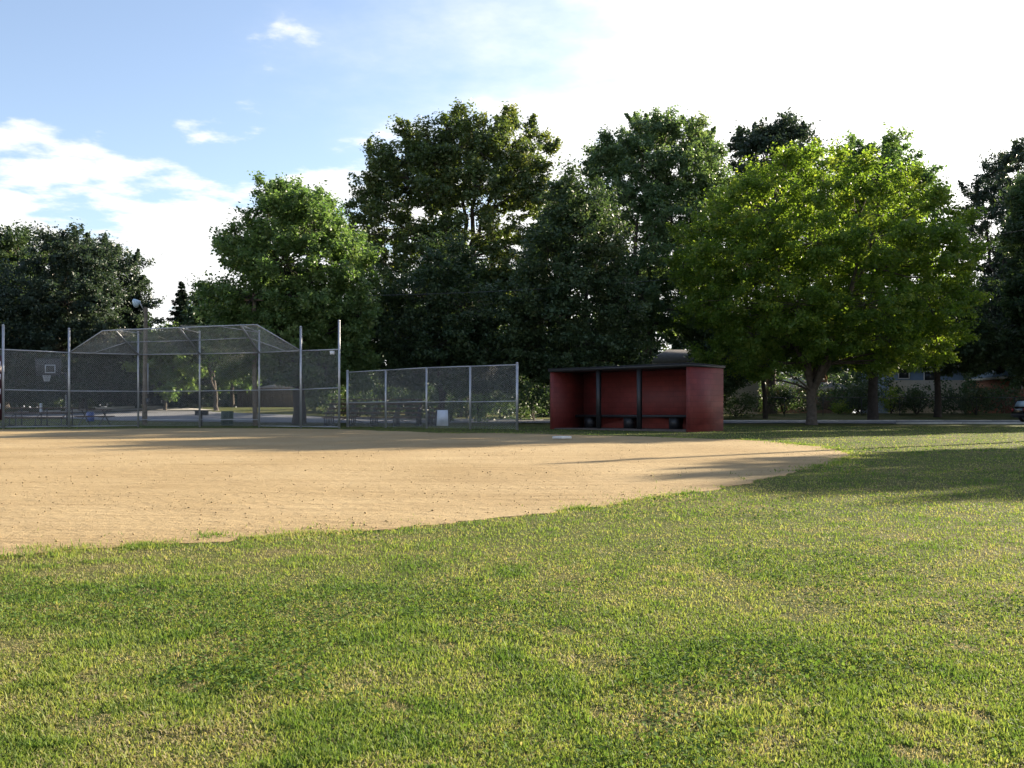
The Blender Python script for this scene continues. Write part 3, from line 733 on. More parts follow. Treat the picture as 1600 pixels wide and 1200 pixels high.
# ------------------------------------------------------------------ shrubs and undergrowth
def blob_leaves(name, blobs, leaf, seed, size=.2, dens=60, parent=None, off=(0, 0, 0), tint_mu=.45):
    rng = np.random.default_rng(seed); pos = []; nr = []; ti = []
    for (c, r3) in blobs:
        c = np.asarray(c, float); r3 = np.asarray(r3, float)
        m = int(dens * (r3[0] * r3[1] + r3[0] * r3[2] + r3[1] * r3[2]) / 3 * 4)
        k = max(6, m // 34)
        u = rng.normal(0, 1, (k, 3)); u /= np.linalg.norm(u, axis=1, keepdims=True)
        cc_ = c + u * r3 * rng.uniform(.5, 1.0, (k, 1))
        i = rng.integers(0, k, m)
        p = cc_[i] + rng.normal(0, .22, (m, 3)) * min(1.2, max(.5, r3.mean()))
        ok = p[:, 2] > gz(p[:, 0], p[:, 1]) + .04
        p = p[ok]
        pos.append(p); nr.append(rng.normal(0, .8, (len(p), 3)) + u[i][ok] * .5 + [0, 0, .5]); ct = np.clip(rng.normal(tint_mu, .18, k), 0, 1)
        ti.append(np.clip(ct[i][ok] + rng.normal(0, .12, len(p)), 0, 1))
    pos = np.vstack(pos); nr = np.vstack(nr); ti = np.concatenate(ti); NLEAF[0] += len(pos)
    return leaves_mesh(name, pos, nr, size * rng.uniform(.65, 1.3, len(pos)), .6, ti, M[leaf], np.asarray(off, float), rng)

rng = np.random.default_rng(5)
bl = []
for px in np.arange(-200, 1800, 22):
    if 1000 < px < 1130 or 365 < px < 475 or 1380 < px < 1515 or 1560 < px: D = rng.uniform(97, 104)
    elif px < 360: D = rng.uniform(88, 96)
    else: D = rng.uniform(91, 97)
    h = rng.uniform(3.2, 6.0) if px < 1000 else rng.uniform(2.6, 5.0)
    b = on(px, D); r = rng.uniform(1.4, 2.3)
    for q in range(2): bl.append(((b.x + rng.normal(0, .4), b.y + rng.normal(0, .6), b.z + h * (.3 + .4 * q)), (r, r, h * .36)))
tag(link('undergrowth', blob_leaves('undergrowth', bl, 'leaf_dark', 31, .34, 62)), 'dark undergrowth filling the gaps behind the houses', 'undergrowth', kind='stuff')
bl = []
for px in np.arange(480, 860, 24):
    D = rng.uniform(70, 80); b = on(px, D); h = rng.uniform(2.6, 5.2); r = rng.uniform(1.1, 1.8)
    for q in range(2): bl.append(((b.x, b.y, b.z + h * (.3 + .4 * q)), (r, r, h * .36)))
tag(link('undergrowth', blob_leaves('undergrowth', bl, 'leaf_dark', 33, .24, 75)), 'dark thicket under the trees behind the wing fence and dugout', 'undergrowth', kind='stuff')
bl = []
for px in np.arange(1128, 1600, 17):
    D = rng.uniform(79.5, 84); b = on(px, D); h = rng.uniform(2.0, 4.0) * (.72 if 1385 < px < 1510 else 1); r = rng.uniform(.8, 1.3)
    bl.append(((b.x, b.y, b.z + h * .5), (r, r, h * .5)))
tag(link('undergrowth', blob_leaves('undergrowth', bl, 'leaf_dark', 34, .22, 60)), 'dark garden thicket behind the waist high yard fence', 'undergrowth', kind='stuff')
bl = []
for px in np.arange(-300, 1950, 34):
    D = rng.uniform(106, 124); b = on(px, D); h = rng.uniform(10, 13.5) if not 200 < px < 345 else rng.uniform(6, 8.5); r = rng.uniform(2.6, 3.8)
    for q in range(4):
        bl.append(((b.x + rng.normal(0, 1), b.y + rng.normal(0, 1), b.z + h * (.16 + .22 * q)), (r, r, h * .2)))
tag(link('far_woods', blob_leaves('far_woods', bl, 'leaf_dark', 32, .5, 36)), 'far wood closing the view behind the houses', 'woods', kind='stuff')

def bush(label, px, D, r, h, leaf, seed, size=.18, tint=.45, name='bush', group='bushes along the far yard fences'):
    b = on(px, D); root = empty(name, b, label, 'bush', group)
    rg = np.random.default_rng(seed)
    blobs = [((b.x + rg.normal(0, .35) * r, b.y + rg.normal(0, .35) * r, b.z + h * rg.uniform(.3, .7)), (r * rg.uniform(.5, .75), r * rg.uniform(.5, .75), h * rg.uniform(.3, .42))) for _ in range(5)]
    link('foliage', blob_leaves('foliage', blobs, leaf, seed, size, 85, off=b, tint_mu=tint), root)
    wd = Wood(); o = np.array(b)
    for k in range(5):
        wd.add(curve_pts(o, o + [rg.normal(0, .4) * r, rg.normal(0, .4) * r, h * .6], rg, .1, 4), [.04, .03, .02, .008], 4)
    link('stem', wd.mesh('stem', M['barkdark'], o), root)
    return root
bush('large rounded dark bush in front of the blue house', 1432, 77.5, 1.35, 2.5, 'leaf_dark', 51)
bush('sunlit bush with scattered bright leaves beside the dark trunk', 1392, 79, .9, 2.2, 'leaf_maple', 52, .16, .6)
bush('low bright green plants in the sun behind the maple trunk', 1312, 80, 1.5, 1.0, 'leaf_maple', 53, .16, .7)
bush('dark bush under the grey roof patch beside the dugout', 1225, 78, 1.4, 2.3, 'leaf_dark', 54)
bush('tall dark bush close to the right end wall of the dugout', 1150, 74, 1.5, 2.6, 'leaf_dark', 55)
bush('dark bush between the maple trunk and the brick chimney', 1340, 78.5, 1.2, 2.3, 'leaf_dark', 56)
bush('wide dark bush in front of the red brown board fence', 1525, 77, 1.6, 2.4, 'leaf_dark', 57)
bush('small leafy shrub seen through the wing fence beside the white board', 703, 62, .6, 2.0, 'leaf_dark', 58, .15, .7, 'shrub')
bush('leafy green shrub seen through the right panel of the wing fence', 750, 63, .8, 2.6, 'leaf_mid', 59, .15, .65, 'shrub')
bush('shady shrub behind the bleachers at the left end of the wing fence', 560, 70, 1.6, 2.2, 'leaf_dark', 60, .18, .5, 'shrub')
bush('dark shrub behind the middle of the wing fence', 640, 70, 1.6, 2.6, 'leaf_dark', 61, .18, .5, 'shrub')
bush('dark shrub close behind the left end of the dugout', 835, 68, 1.6, 2.8, 'leaf_dark', 62, .18, .5, 'shrub')
bush('dark shrub behind the basketball backboard', 60, 82, 2.2, 2.8, 'leaf_dark', 63, .2, .5, 'shrub')
bush('dark shrub at the far edge of the lot beside the white bollard', 200, 84, 2.2, 2.8, 'leaf_dark', 64, .2, .5, 'shrub')
bush('dark shrub at the end of the pale concrete strip', 305, 84, 1.8, 2.6, 'leaf_dark', 65, .2, .5, 'shrub')

# ------------------------------------------------------------------ backstop, wing fence
def chain_link(mb, o, u, v, poly, s=.056, r=.0024):
    """straight diagonal wires in both directions clipped to a convex polygon given in (u, v) metres"""
    o = Vector(o); u = Vector(u).normalized(); v = Vector(v); v = (v - u * v.dot(u)).normalized(); n = u.cross(v)
    poly = np.array(poly, float)
    ar = .5 * np.sum(poly[:, 0] * np.roll(poly[:, 1], -1) - np.roll(poly[:, 0], -1) * poly[:, 1])
    if ar < 0: poly = poly[::-1]
    for sg in (1, -1):
        d = np.array([1, sg]) / math.sqrt(2); q = np.array([-d[1], d[0]])
        t = poly @ q
        for c in np.arange(t.min() + s / 2, t.max(), s):
            p = q * c; lo, hi = -1e9, 1e9
            for i in range(len(poly)):
                a = poly[i]; e = poly[(i + 1) % len(poly)] - a; nn = np.array([-e[1], e[0]])
                den = nn @ d; num = nn @ (a - p)
                if abs(den) < 1e-9:
                    if num > 0: lo, hi = 1, 0
                elif den > 0: lo = max(lo, num / den)
                else: hi = min(hi, num / den)
            if hi - lo < .02: continue
            A_ = p + d * lo; B_ = p + d * hi
            dz = n * (r * .9 * sg)
            a3 = o + u * A_[0] + v * A_[1] + dz; b3 = o + u * B_[0] + v * B_[1] + dz
            mb.tube([a3, b3], r, 3, False)

def panel(root, a, b, za, zb, h0, h1, name='chain_link_mesh'):
    """vertical chain-link panel between two post positions"""
    o = Vector((a[0], a[1], za + h0)); u = Vector((b[0] - a[0], b[1] - a[1], 0)); w_ = u.length
    m = MB(); k = (zb - za)
    chain_link(m, o, u, (0, 0, 1), [(0.03, 0), (w_ - .03, k), (w_ - .03, k + h1 - h0), (.03, h1 - h0)])
    return m.build(name, M['wire'], root)

def pipe(root, name, a, b, r, mat='galv', n=8): return MB().tube([a, b], r, n).build(name, M[mat], root, smooth=False)

BP = [(-104, 39.5), (5, 41.3), (108, 43.0), (216, 44.7), (312, 44.5), (405, 44.1), (470, 42.7), (530, 41.6)]
bp = [on(px, d) for px, d in BP]
root = empty('backstop', bp[3] * 1.0, 'tall galvanized chain link backstop with tilted canopy behind home plate', 'backstop')
top_z = [EYE + 3.53] * 6 + [EYE + 3.58, EYE + 3.74]
RAIL = [EYE + (HZ - y) / F * d for y, (_, d) in zip((541, 546, 551, 554, 553, 551, 548, 546), BP)]
MID = [EYE + (HZ - y) / F * d for y, (_, d) in zip((607, 609, 611, 611.5, 611, 609.5, 608.5, 606), BP)]
for i, p in enumerate(bp):
    m = MB().tube([p - Vector((0, 0, .1)), Vector((p.x, p.y, top_z[i]))], .047 if i in (0, 1, 2, 6, 7) else .04, 10)
    m.lathe((p.x, p.y, top_z[i] - .02), [(.052, 0), (.052, .03), (.02, .06)], 10)
    m.build('post', M['galv'], root, smooth=False)
for i in range(len(bp) - 1):
    a, b = bp[i], bp[i + 1]
    pipe(root, 'top_rail', (a.x, a.y, RAIL[i]), (b.x, b.y, RAIL[i + 1]), .024)
    pipe(root, 'mid_rail', (a.x, a.y, MID[i]), (b.x, b.y, MID[i + 1]), .021)
    lowz = .33 if i in (3, 4) else .06
    pipe(root, 'bottom_rail', (a.x, a.y, a.z + lowz), (b.x, b.y, b.z + lowz), .018)
    panel(root, a, b, a.z, b.z, .05, (RAIL[i] - a.z + RAIL[i + 1] - b.z) / 2)
# canopy
def back(i): return Vector((bp[i].x, bp[i].y, RAIL[i]))
FR = [P(160, 517, 42.2), P(180, 516, 42.3), P(280, 512, 42.1), P(376, 508, 41.9), P(402, 507.5, 41.6)]
for i, q in ((3, FR[1]), (4, FR[2]), (5, FR[3])):
    pipe(root, 'canopy_strut', back(i), q, .042)
    pipe(root, 'canopy_brace', q, (bp[i].x, bp[i].y, top_z[i] - .05), .02)
pts = [back(2)] + FR + [back(6)]
for a, b in zip(pts[:-1], pts[1:]): pipe(root, 'canopy_edge', a, b, .024)
half = [back(2).lerp(back(3), .33), back(3).lerp(FR[1], .52), back(4).lerp(FR[2], .52), back(5).lerp(FR[3], .55), back(5).lerp(back(6), .66)]
for a, b in zip(half[:-1], half[1:]): pipe(root, 'canopy_rail', a, b, .018)
pipe(root, 'canopy_brace', FR[2].lerp(FR[3], .62), (bp[5].x, bp[5].y, top_z[5] - .07), .016)
def poly_panel(root, pts, name, r=.0034):
    o = pts[0]; u = (pts[1] - pts[0]).normalized(); nn = Vector((0, 0, 0))
    nn = (pts[1] - pts[0]).cross(pts[2] - pts[0]).normalized(); v = nn.cross(u)
    m = MB(); chain_link(m, o, u, v, [((p - o).dot(u), (p - o).dot(v)) for p in pts], r=r); m.build(name, M['wire'], root)
poly_panel(root, [back(3), back(4), FR[2], FR[1]], 'canopy_mesh')
poly_panel(root, [back(4), back(5), FR[3], FR[2]], 'canopy_mesh')
poly_panel(root, [back(2), back(3), FR[1]], 'canopy_mesh')
poly_panel(root, [back(2), FR[1], FR[0]], 'canopy_mesh')
poly_panel(root, [back(5), back(6), FR[3]], 'canopy_mesh')
poly_panel(root, [back(6), FR[4], FR[3]], 'canopy_mesh')

# small white tag wired to the right panel; maroon banner at the left end
c = P(519, 551, 41.75)
m = MB().box(c, (.19, .012, .14)); m.box(c + Vector((-.07, .012, .04)), (.01, .02, .01)); m.box(c + Vector((.07, .012, .04)), (.01, .02, .01))
tag(m.build('sign', M['white'], loc=c), 'small blank white plate wired to the top right of the backstop', 'sign')
a, b = bp[0], bp[1]; t = (b - a); t.z = 0; t.normalize(); nn = Vector((t.y, -t.x, 0))
cb_ = b - t * .62 + nn * .05
root = empty('banner', Vector((cb_.x, cb_.y, a.z + .2)), 'maroon banner with white blocks hung beside the outermost backstop post', 'banner')
ang = math.atan2(t.y, t.x)
MB().box(Vector((cb_.x, cb_.y, a.z + 1.65)), (1.1, .012, 2.6), ang).build('cloth', M['maroon'], root)
for zq in (.9, 1.5, 2.1, 2.6): MB().box(Vector((cb_.x, cb_.y, a.z + zq)) + t * .42 + nn * .012, (.16, .006, .22), ang).build('white_block', M['white'], root)

# wing fence
wa, wb = on(543, 44.4), on(808, 38.7)
root = empty('chain_link_fence', wa, 'low four panel chain link wing fence between backstop and dugout', 'fence')
wp = [wa.lerp(wb, k / 4) for k in range(5)]
for p in wp: p.z = gzf(p.x, p.y)
HT = [2.38, 2.42, 2.46, 2.46, 2.46]
for i, p in enumerate(wp):
    m = MB().tube([p - Vector((0, 0, .1)), p + Vector((0, 0, HT[i] + (.06 if i in (0, 4) else 0)))], .05 if i in (0, 4) else .04, 10)
    if i in (0, 4): m.lathe(p + Vector((0, 0, HT[i] + .05)), [(.055, 0), (.055, .02), (.02, .05)], 10)
    m.build('post', M['galv'], root)
for i in range(4):
    a, b = wp[i], wp[i + 1]
    pipe(root, 'top_rail', a + Vector((0, 0, HT[i])), b + Vector((0, 0, HT[i + 1])), .022)
    pipe(root, 'mid_rail', a + Vector((0, 0, 1.06)), b + Vector((0, 0, 1.09)), .02)
    panel(root, a, b, a.z, b.z, .03, (HT[i] + HT[i + 1]) / 2)

# ------------------------------------------------------------------ dugout
fl, fr_ = Vector((1.5, 40.4, 0)), Vector((6.2, 35.5, 0))
t = (fr_ - fl).normalized(); nb = Vector((-t.y, t.x, 0))       # nb points to the back
if nb.y < 0: nb = -nb
LEN = (fr_ - fl).length; DEP = 1.95
z0 = float(zz(4, 38)) + .06; WH = 2.2
root = empty('dugout', Vector((fl.x, fl.y, z0)), 'red painted block dugout with flat black roof and black posts', 'dugout')
ang = math.atan2(t.y, t.x)
def dp(s, d, z): q = fl + t * s + nb * d; return Vector((q.x, q.y, z0 + z))
def dbox(name, s0, s1, d0, d1, h0, h1, mat, bevel=0, parent=None, uv=False):
    m = MB().box(dp((s0 + s1) / 2, (d0 + d1) / 2, (h0 + h1) / 2), (s1 - s0, d1 - d0, h1 - h0), ang)
    return m.build(name, M[mat], parent or root, bevel=bevel, boxuv=uv)
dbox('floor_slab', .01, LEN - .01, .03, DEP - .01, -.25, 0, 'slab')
dbox('back_wall', .2, LEN - .2, DEP - .2, DEP, .002, WH, 'block', uv=True)
for s0 in (0, LEN - .2): dbox('end_wall', s0, s0 + .2, 0, DEP, -.25, WH, 'block', uv=True)
for f in (.36, .65): dbox('roof_post', LEN * f - .07, LEN * f + .07, .05, .19, .002, WH, 'black')
# roof: slab that falls slightly to the back
m = MB(); c0 = [dp(-.04, -.08, WH + .004), dp(-.04, DEP + .06, WH + .002), dp(-.04, DEP + .06, WH + .075), dp(-.04, -.08, WH + .115)]
m.prism(c0, t * (LEN + .08)); rf = m.build('roof', M['black'], root)
m = MB(); m.prism([dp(-.06, -.10, WH + .119), dp(-.06, DEP + .08, WH + .079), dp(-.06, DEP + .08, WH + .092), dp(-.06, -.10, WH + .132)], t * (LEN + .12)); m.build('roof_sheet', M['darksteel'], rf)
be = dbox('bench', .22, LEN - .22, DEP - .72, DEP - .24, .42, .52, 'black')
for f in (.12, .42, .74): dbox('bench_support', LEN * f - .17, LEN * f + .17, DEP - .66, DEP - .28, .002, .42, 'black', parent=be)

# base
b0 = G(878, 686.5); b0.z = float(zz(b0.x, b0.y)) + .012
m = MB().lathe((b0.x, b0.y, b0.z), [(.0, 0)], 4) if False else MB()
rzb = R(42)
m.box(b0 + Vector((0, 0, .04)), (.38, .38, .07), rzb)
tag(m.build('base', M['basemat'], bevel=.02, loc=b0), 'worn white base plate on the dirt in front of the dugout', 'base')

# ------------------------------------------------------------------ small park furniture
def bleacher(label, x0, x1, yf, rows, seed):
    z = gzf((x0 + x1) / 2, yf)
    root = empty('bleacher', Vector(((x0 + x1) / 2, yf, z)), label, 'bleacher', 'wooden bleachers behind the fences')
    W_ = x1 - x0
    for k in range(rows):
        zs = z + .42 + .21 * k; ys_ = yf + .58 * k
        MB().box(Vector(((x0 + x1) / 2, ys_, zs)), (W_, .26, .045)).build('seat', M['seatwood'], root)
        if k: MB().box(Vector(((x0 + x1) / 2, ys_ - .26, zs - .26)), (W_, .2, .035)).build('footboard', M['seatwood'], root)
    n = max(3, int(W_ / 1.1) + 1)
    for i in range(n):
        x = x0 + .12 + (W_ - .24) * i / (n - 1)
        m = MB()
        for k in range(rows):
            m.box(Vector((x, yf + .58 * k, z + (.40 + .21 * k) / 2)), (.045, .045, .40 + .21 * k))
        m.tube([(x, yf, z + .38), (x, yf + .58 * (rows - 1), z + .38 + .21 * (rows - 1))], .022, 5)
        m.box(Vector((x, yf + .29 * (rows - 1), z + .03)), (.05, .58 * (rows - 1) + .4, .05))
        m.build('frame', M['darksteel'], root)
    m = MB()
    for i in range(n - 1):
        xa = x0 + .12 + (W_ - .24) * i / (n - 1); xb = x0 + .12 + (W_ - .24) * (i + 1) / (n - 1)
        if i % 2 == 0:
            m.tube([(xa, yf + .05, z + .06), (xb, yf + .05, z + .38)], .016, 5)
        else: m.tube([(xb, yf + .07, z + .06), (xa, yf + .07, z + .38)], .016, 5)
    m.build('cross_brace', M['darksteel'], root)
    return root
d = 47
bleacher('long brown plank bleacher behind the wing fence beside the backstop', (503 - 800) / F * d, (655 - 800) / F * d, d, 5, 1)
bleacher('short bleacher end next to the white board behind wing fence', (664 - 800) / F * 47.5, (683 - 800) / F * 47.5, 47.5, 3, 2)
bleacher('low bleacher behind the left panel of the backstop', (-70 - 800) / F * 46.5, (100 - 800) / F * 46.5, 46.5, 3, 3)

# picnic table
p = on(148, 48.5)
root = empty('picnic_table', p, 'dark picnic table behind the backstop near the blue barrel', 'picnic table')
for k in range(3): MB().box(p + Vector((0, -.26 + .26 * k, .74)), (1.3, .24, .045)).build('table_plank', M['seatwood'], root)
for s in (-1, 1): MB().box(p + Vector((0, s * .68, .44)), (1.3, .24, .045)).build('bench_seat', M['seatwood'], root)
for s in (-1, 1):
    m = MB(); x = p.x + .48 * s
    m.tube([(x, p.y - .7, p.z), (x, p.y + .3, p.z + .72)], .03, 6).tube([(x, p.y + .7, p.z), (x, p.y - .3, p.z + .72)], .03, 6).tube([(x, p.y - .75, p.z + .41), (x, p.y + .75, p.z + .41)], .028, 6)
    m.build('leg_frame', M['darksteel'], root)

# white upright board (A-shaped)
p = on(691.5, 46.5)
root = empty('standing_board', p, 'pale white upright board standing on the grass behind the wing fence', 'board')
hB = .74
m = MB(); m.prism([p + Vector((-.27, -.14, .03)), p + Vector((.27, -.14, .03)), p + Vector((.235, .0, hB)), p + Vector((-.235, .0, hB))], (0, .02, .004)); m.build('front_panel', M['offwhite'], root)
m = MB(); m.prism([p + Vector((-.27, .17, .03)), p + Vector((.27, .17, .03)), p + Vector((.235, .03, hB)), p + Vector((-.235, .03, hB))], (0, .02, .004)); m.build('rear_panel', M['offwhite'], root)
for s in (-1, 1):
    m = MB().tube([p + Vector((.285 * s, -.14, 0)), p + Vector((.25 * s, .015, hB + .01)), p + Vector((.285 * s, .19, 0))], .014, 6); m.build('leg', M['iron'], root)

# lamp pole (wood) with round lamp
p = on(226, 50.0); topz = P(226, 480, 50).z
root = empty('lamp_pole', p, 'weathered wooden lamp pole with round blue glass lamp behind the backstop', 'lamp pole')
MB().tube([p - Vector((0, 0, .2)), p + Vector((.02, 0, 2.2)), Vector((p.x + .06, p.y, topz))], [.13, .115, .09], 10).build('pole', M['polewood'], root, smooth=True)
MB().tube([p + Vector((.17, -.02, 1.5)), p + Vector((.17, -.02, 3.0))], .03, 6).build('conduit', M['galv'], root)
MB().box(p + Vector((.16, -.05, 1.15)), (.13, .09, .3)).build('switch_box', M['darksteel'], root)
lc = P(214.5, 473, 49.8)
MB().tube([(p.x + .02, p.y, topz - .22), (p.x - .1, p.y - .05, topz - .02), (lc.x + .12, lc.y, lc.z + .02)], .03, 6).build('bracket', M['galv'], root)
ax = Vector((-.75, -.45, -.28)).normalized()
a = lc - ax * .16
m = MB()
prof = [(0, .06), (.05, .09), (.13, .15), (.2, .2), (.26, .225), (.30, .23)]
m.tube([a + ax * q[0] for q in prof], [q[1] for q in prof], 14); lp = m.build('lamp_housing', M['paleglass'], root, smooth=False)
prof = [(.302, .21), (.35, .17), (.375, .09)]
MB().tube([a + ax * q[0] for q in prof], [q[1] for q in prof], 14).build('lens', M['paleglass'], lp, smooth=False)

# second wooden pole + cable
p = on(399, 49.0)
root = empty('utility_pole', p, 'plain brown utility pole behind the backstop in front of the maple', 'utility pole')
MB().tube([p - Vector((0, 0, .2)), p + Vector((-.04, 0, 2.6)), p + Vector((-.07, 0, 6.3))], [.125, .115, .09], 10).build('pole', M['polewood'], root, smooth=True)
MB().box(p + Vector((-.06, -.02, 6.0)), (.9, .09, .1)).build('crossarm', M['polewood'], root)
for s in (-.35, .35): MB().lathe(p + Vector((-.06 + s, -.02, 6.05)), [(.02, 0), (.035, .05), (.035, .09), (.015, .12)], 8).build('insulator', M['darksteel'], root)
p1 = p + Vector((.29, -.02, 6.17)); p2 = Vector((31.0, 56.0, EYE + 10.6))
pts = []
for i in range(25):
    q = p1.lerp(p2, i / 24); q.z -= 1.1 * 4 * (i / 24) * (1 - i / 24); pts.append(q)
tag(MB().tube(pts, .014, 5).build('cable', M['darksteel'], loc=p1), 'thin overhead cable running past the dark trees', 'cable')
p = Vector((24.5, 34.1, gzf(24.5, 34.1)))
root = empty('utility_pole', p, 'tall wooden utility pole beyond the right edge of the lawn', 'utility pole')
MB().tube([p - Vector((0, 0, .3)), p + Vector((0, 0, 11))], [.17, .11], 10).build('pole', M['polewood'], root, smooth=True)
MB().box(p + Vector((0, 0, 10.4)), (1.6, .1, .12), .9).build('crossarm', M['polewood'], root)

# grill
p = on(315, 47.5)
root = empty('park_grill', p, 'black charcoal grill on a single post behind the backstop', 'grill')
MB().tube([p - Vector((0, 0, .1)), p + Vector((0, 0, .52))], .04, 8).build('post', M['iron'], root)
m = MB(); z = p.z + .5
m.box((p.x, p.y, z + .015), (.52, .4, .03)); m.box((p.x, p.y + .19, z + .13), (.52, .02, .2)); m.box((p.x - .25, p.y, z + .13), (.02, .36, .2)); m.box((p.x + .25, p.y, z + .13), (.02, .36, .2)); m.box((p.x, p.y - .19, z + .1), (.48, .02, .14))
m.build('firebox', M['iron'], root)
m = MB()
for k in range(8): m.tube([(p.x - .23 + .065 * k, p.y - .2, z + .2), (p.x - .23 + .065 * k, p.y + .2, z + .2)], .006, 5)
m.tube([(p.x - .25, p.y - .2, z + .2), (p.x + .25, p.y - .2, z + .2)], .008, 5)
m.build('grate', M['iron'], root)
MB().tube([(p.x - .25, p.y - .1, z + .2), (p.x - .36, p.y - .1, z + .2)], .012, 6).build('handle', M['galv'], root)

def barrel(name, label, p, r, h, mat, cat, slats=False):
    root = empty(name, p, label, cat)
    if slats:
        MB().lathe(p + Vector((0, 0, .03)), [(r * .88, 0), (r * .9, h * .5), (r * .9, h - .06), (r * .84, h - .06), (r * .84, .05)], 18).build('liner', M['black'], root)
        m = MB()
        for k in range(18):
            q = 2 * math.pi * k / 18; m.box(p + Vector((math.cos(q) * r, math.sin(q) * r, h / 2 + .03)), (.015, .06, h), q)
        m.build('slat', M[mat], root)
        m = MB()
        for zq in (.06, h * .5, h):
            m.tube([p + Vector((math.cos(k / 20 * 6.2832) * (r + .012), math.sin(k / 20 * 6.2832) * (r + .012), zq)) for k in range(21)], .012, 5)
        m.build('hoop', M[mat], root)
    else:
        MB().lathe(p, [(r * .93, 0), (r * .97, h * .04), (r, h * .3), (r * 1.03, h * .33), (r, h * .36), (r, h * .64), (r * 1.03, h * .67), (r, h * .70), (r * .97, h * .97), (r * .93, h), (r * .86, h), (r * .86, h * .9)], 20).build('drum', M[mat], root, smooth=False)
        MB().lathe(p + Vector((0, 0, h * .985)), [(r * .99, -.02), (r * 1.0, .02), (r * .95, .02), (r * .95, -.02)], 20).build('rim', M[mat], root)
    return root
barrel('trash_barrel', 'blue plastic barrel near the basketball court', on(141, 56), .21, .52, 'blue', 'barrel')
barrel('litter_bin', 'dark green slatted litter bin on the grass behind the backstop', on(355, 48), .27, .66, 'greenpaint', 'litter bin', True)
def drum_lid(): pass

# basketball hoop
p = on(105, 63); 
root = empty('basketball_hoop', p, 'basketball hoop with dark backboard and white square seen through the backstop', 'basketball hoop')
tz = P(85, 561, 63).z; bz = P(85, 587.5, 63).z; xl, xr = P(64.5, 0, 63).x, P(104, 0, 63).x
bc = Vector(((xl + xr) / 2, p.y - .75, (tz + bz) / 2)); bw = xr - xl; bh = tz - bz
MB().tube([p - Vector((0, 0, .1)), p + Vector((0, 0, 2.4)), Vector((p.x - .1, p.y - .1, bz + .2))], .075, 8).build('pole', M['darksteel'], root)
m = MB().tube([(p.x - .1, p.y - .1, bz + .15), (bc.x + .2, bc.y + .04, bc.z - .25)], .04, 6).tube([(p.x - .08, p.y - .1, bz - .35), (bc.x + .3, bc.y + .04, bc.z - .3)], .03, 6)
m.build('arm', M['darksteel'], root)
bd = MB().box(bc, (bw, .04, bh)).build('backboard', M['black'], root, bevel=.03)
m = MB()
for s in (-1, 1): m.box(bc + Vector((s * bw / 2 * .98, -.026, 0)), (.035, .012, bh))
for s in (-1, 1): m.box(bc + Vector((0, -.027, s * bh / 2 * .96)), (bw * .94, .012, .035))
m.build('edge_trim', M['darksteel'], bd)
sx, sz = .58, .45; sc_ = bc + Vector((.12, -.03, -.12)); m = MB()
for s in (-1, 1): m.box(sc_ + Vector((s * sx / 2, 0, 0)), (.06, .01, sz))
for s in (-1, 1): m.box(sc_ + Vector((0, -.003, s * sz / 2)), (sx + .06, .01, .06))
m.build('target_square', M['galv'], bd)
rc = Vector((sc_.x - .05, bc.y - .38, bz + .02))
rim = MB().tube([rc + Vector((math.cos(k / 20 * 6.2832) * .23, math.sin(k / 20 * 6.2832) * .23, 0)) for k in range(21)], .014, 6).build('rim', M['iron'], root)
m = MB()
for k in range(14):
    for sg in (-1, 1):
        a0 = 2 * math.pi * k / 14; pts = [rc + Vector((math.cos(a0 + sg * .3 * q) * (.23 - .03 * q), math.sin(a0 + sg * .3 * q) * (.23 - .03 * q), -.13 * q)) for q in range(4)]
        m.tube(pts, .012, 3, False)
m.build('net', M['net'], rim)

# bollards / marker posts
def bollard(label, px, d, h, r, mat='white'):
    p = on(px, d); root = empty('bollard', p, label, 'bollard', 'marker posts round the parking lot')
    MB().lathe(p, [(r, -.1), (r, h - .03), (r * .8, h)], 10).build('shaft', M[mat], root)
    MB().lathe(p + Vector((0, 0, h - .16)), [(r * 1.05, 0), (r * 1.05, .07)], 10).build('band', M['galv'], root)
bollard('grey marker post below the basketball backboard', 64, 70, .72, .09, 'offwhite')
bollard('thin white bollard at the end of the pale concrete strip', 252.5, 78, .62, .05)
bollard('short white marker post beside the basketball pole', 104, 66, 1.4, .05)
# wheel stops
def stop(label, a, b):
    p = G(*a); q = G(*b); u = (q - p); mid = (p + q) / 2; ln = u.length; ang = math.atan2(u.y, u.x)
    z = gzf(mid.x, mid.y) + .05
    m = MB(); e = u.normalized(); nn = Vector((-e.y, e.x, 0)); s = p.copy(); s.z = z - .03
    m.prism([s - nn * .09, s + nn * .09, s + nn * .06 + Vector((0, 0, .16)), s - nn * .06 + Vector((0, 0, .16))], e * ln)
    tag(m.build('wheel_stop', M['kerbmat'], loc=mid), label, 'wheel stop', 'concrete wheel stops along the lot')
stop('pale wheel stop below the left backstop panel, farthest left', (12, 649), (44, 647.6))
stop('pale wheel stop directly below the basketball backboard', (62, 646.4), (94, 645.2))
stop('pale wheel stop right of the basketball pole', (109, 644.6), (134, 643.4))
stop('long pale wheel stop in the sun left of the lamp pole', (150, 641.8), (210, 639.4))
stop('pale wheel stop in the sun right of the lamp pole beside the bollard', (228, 638.8), (260, 637.8))

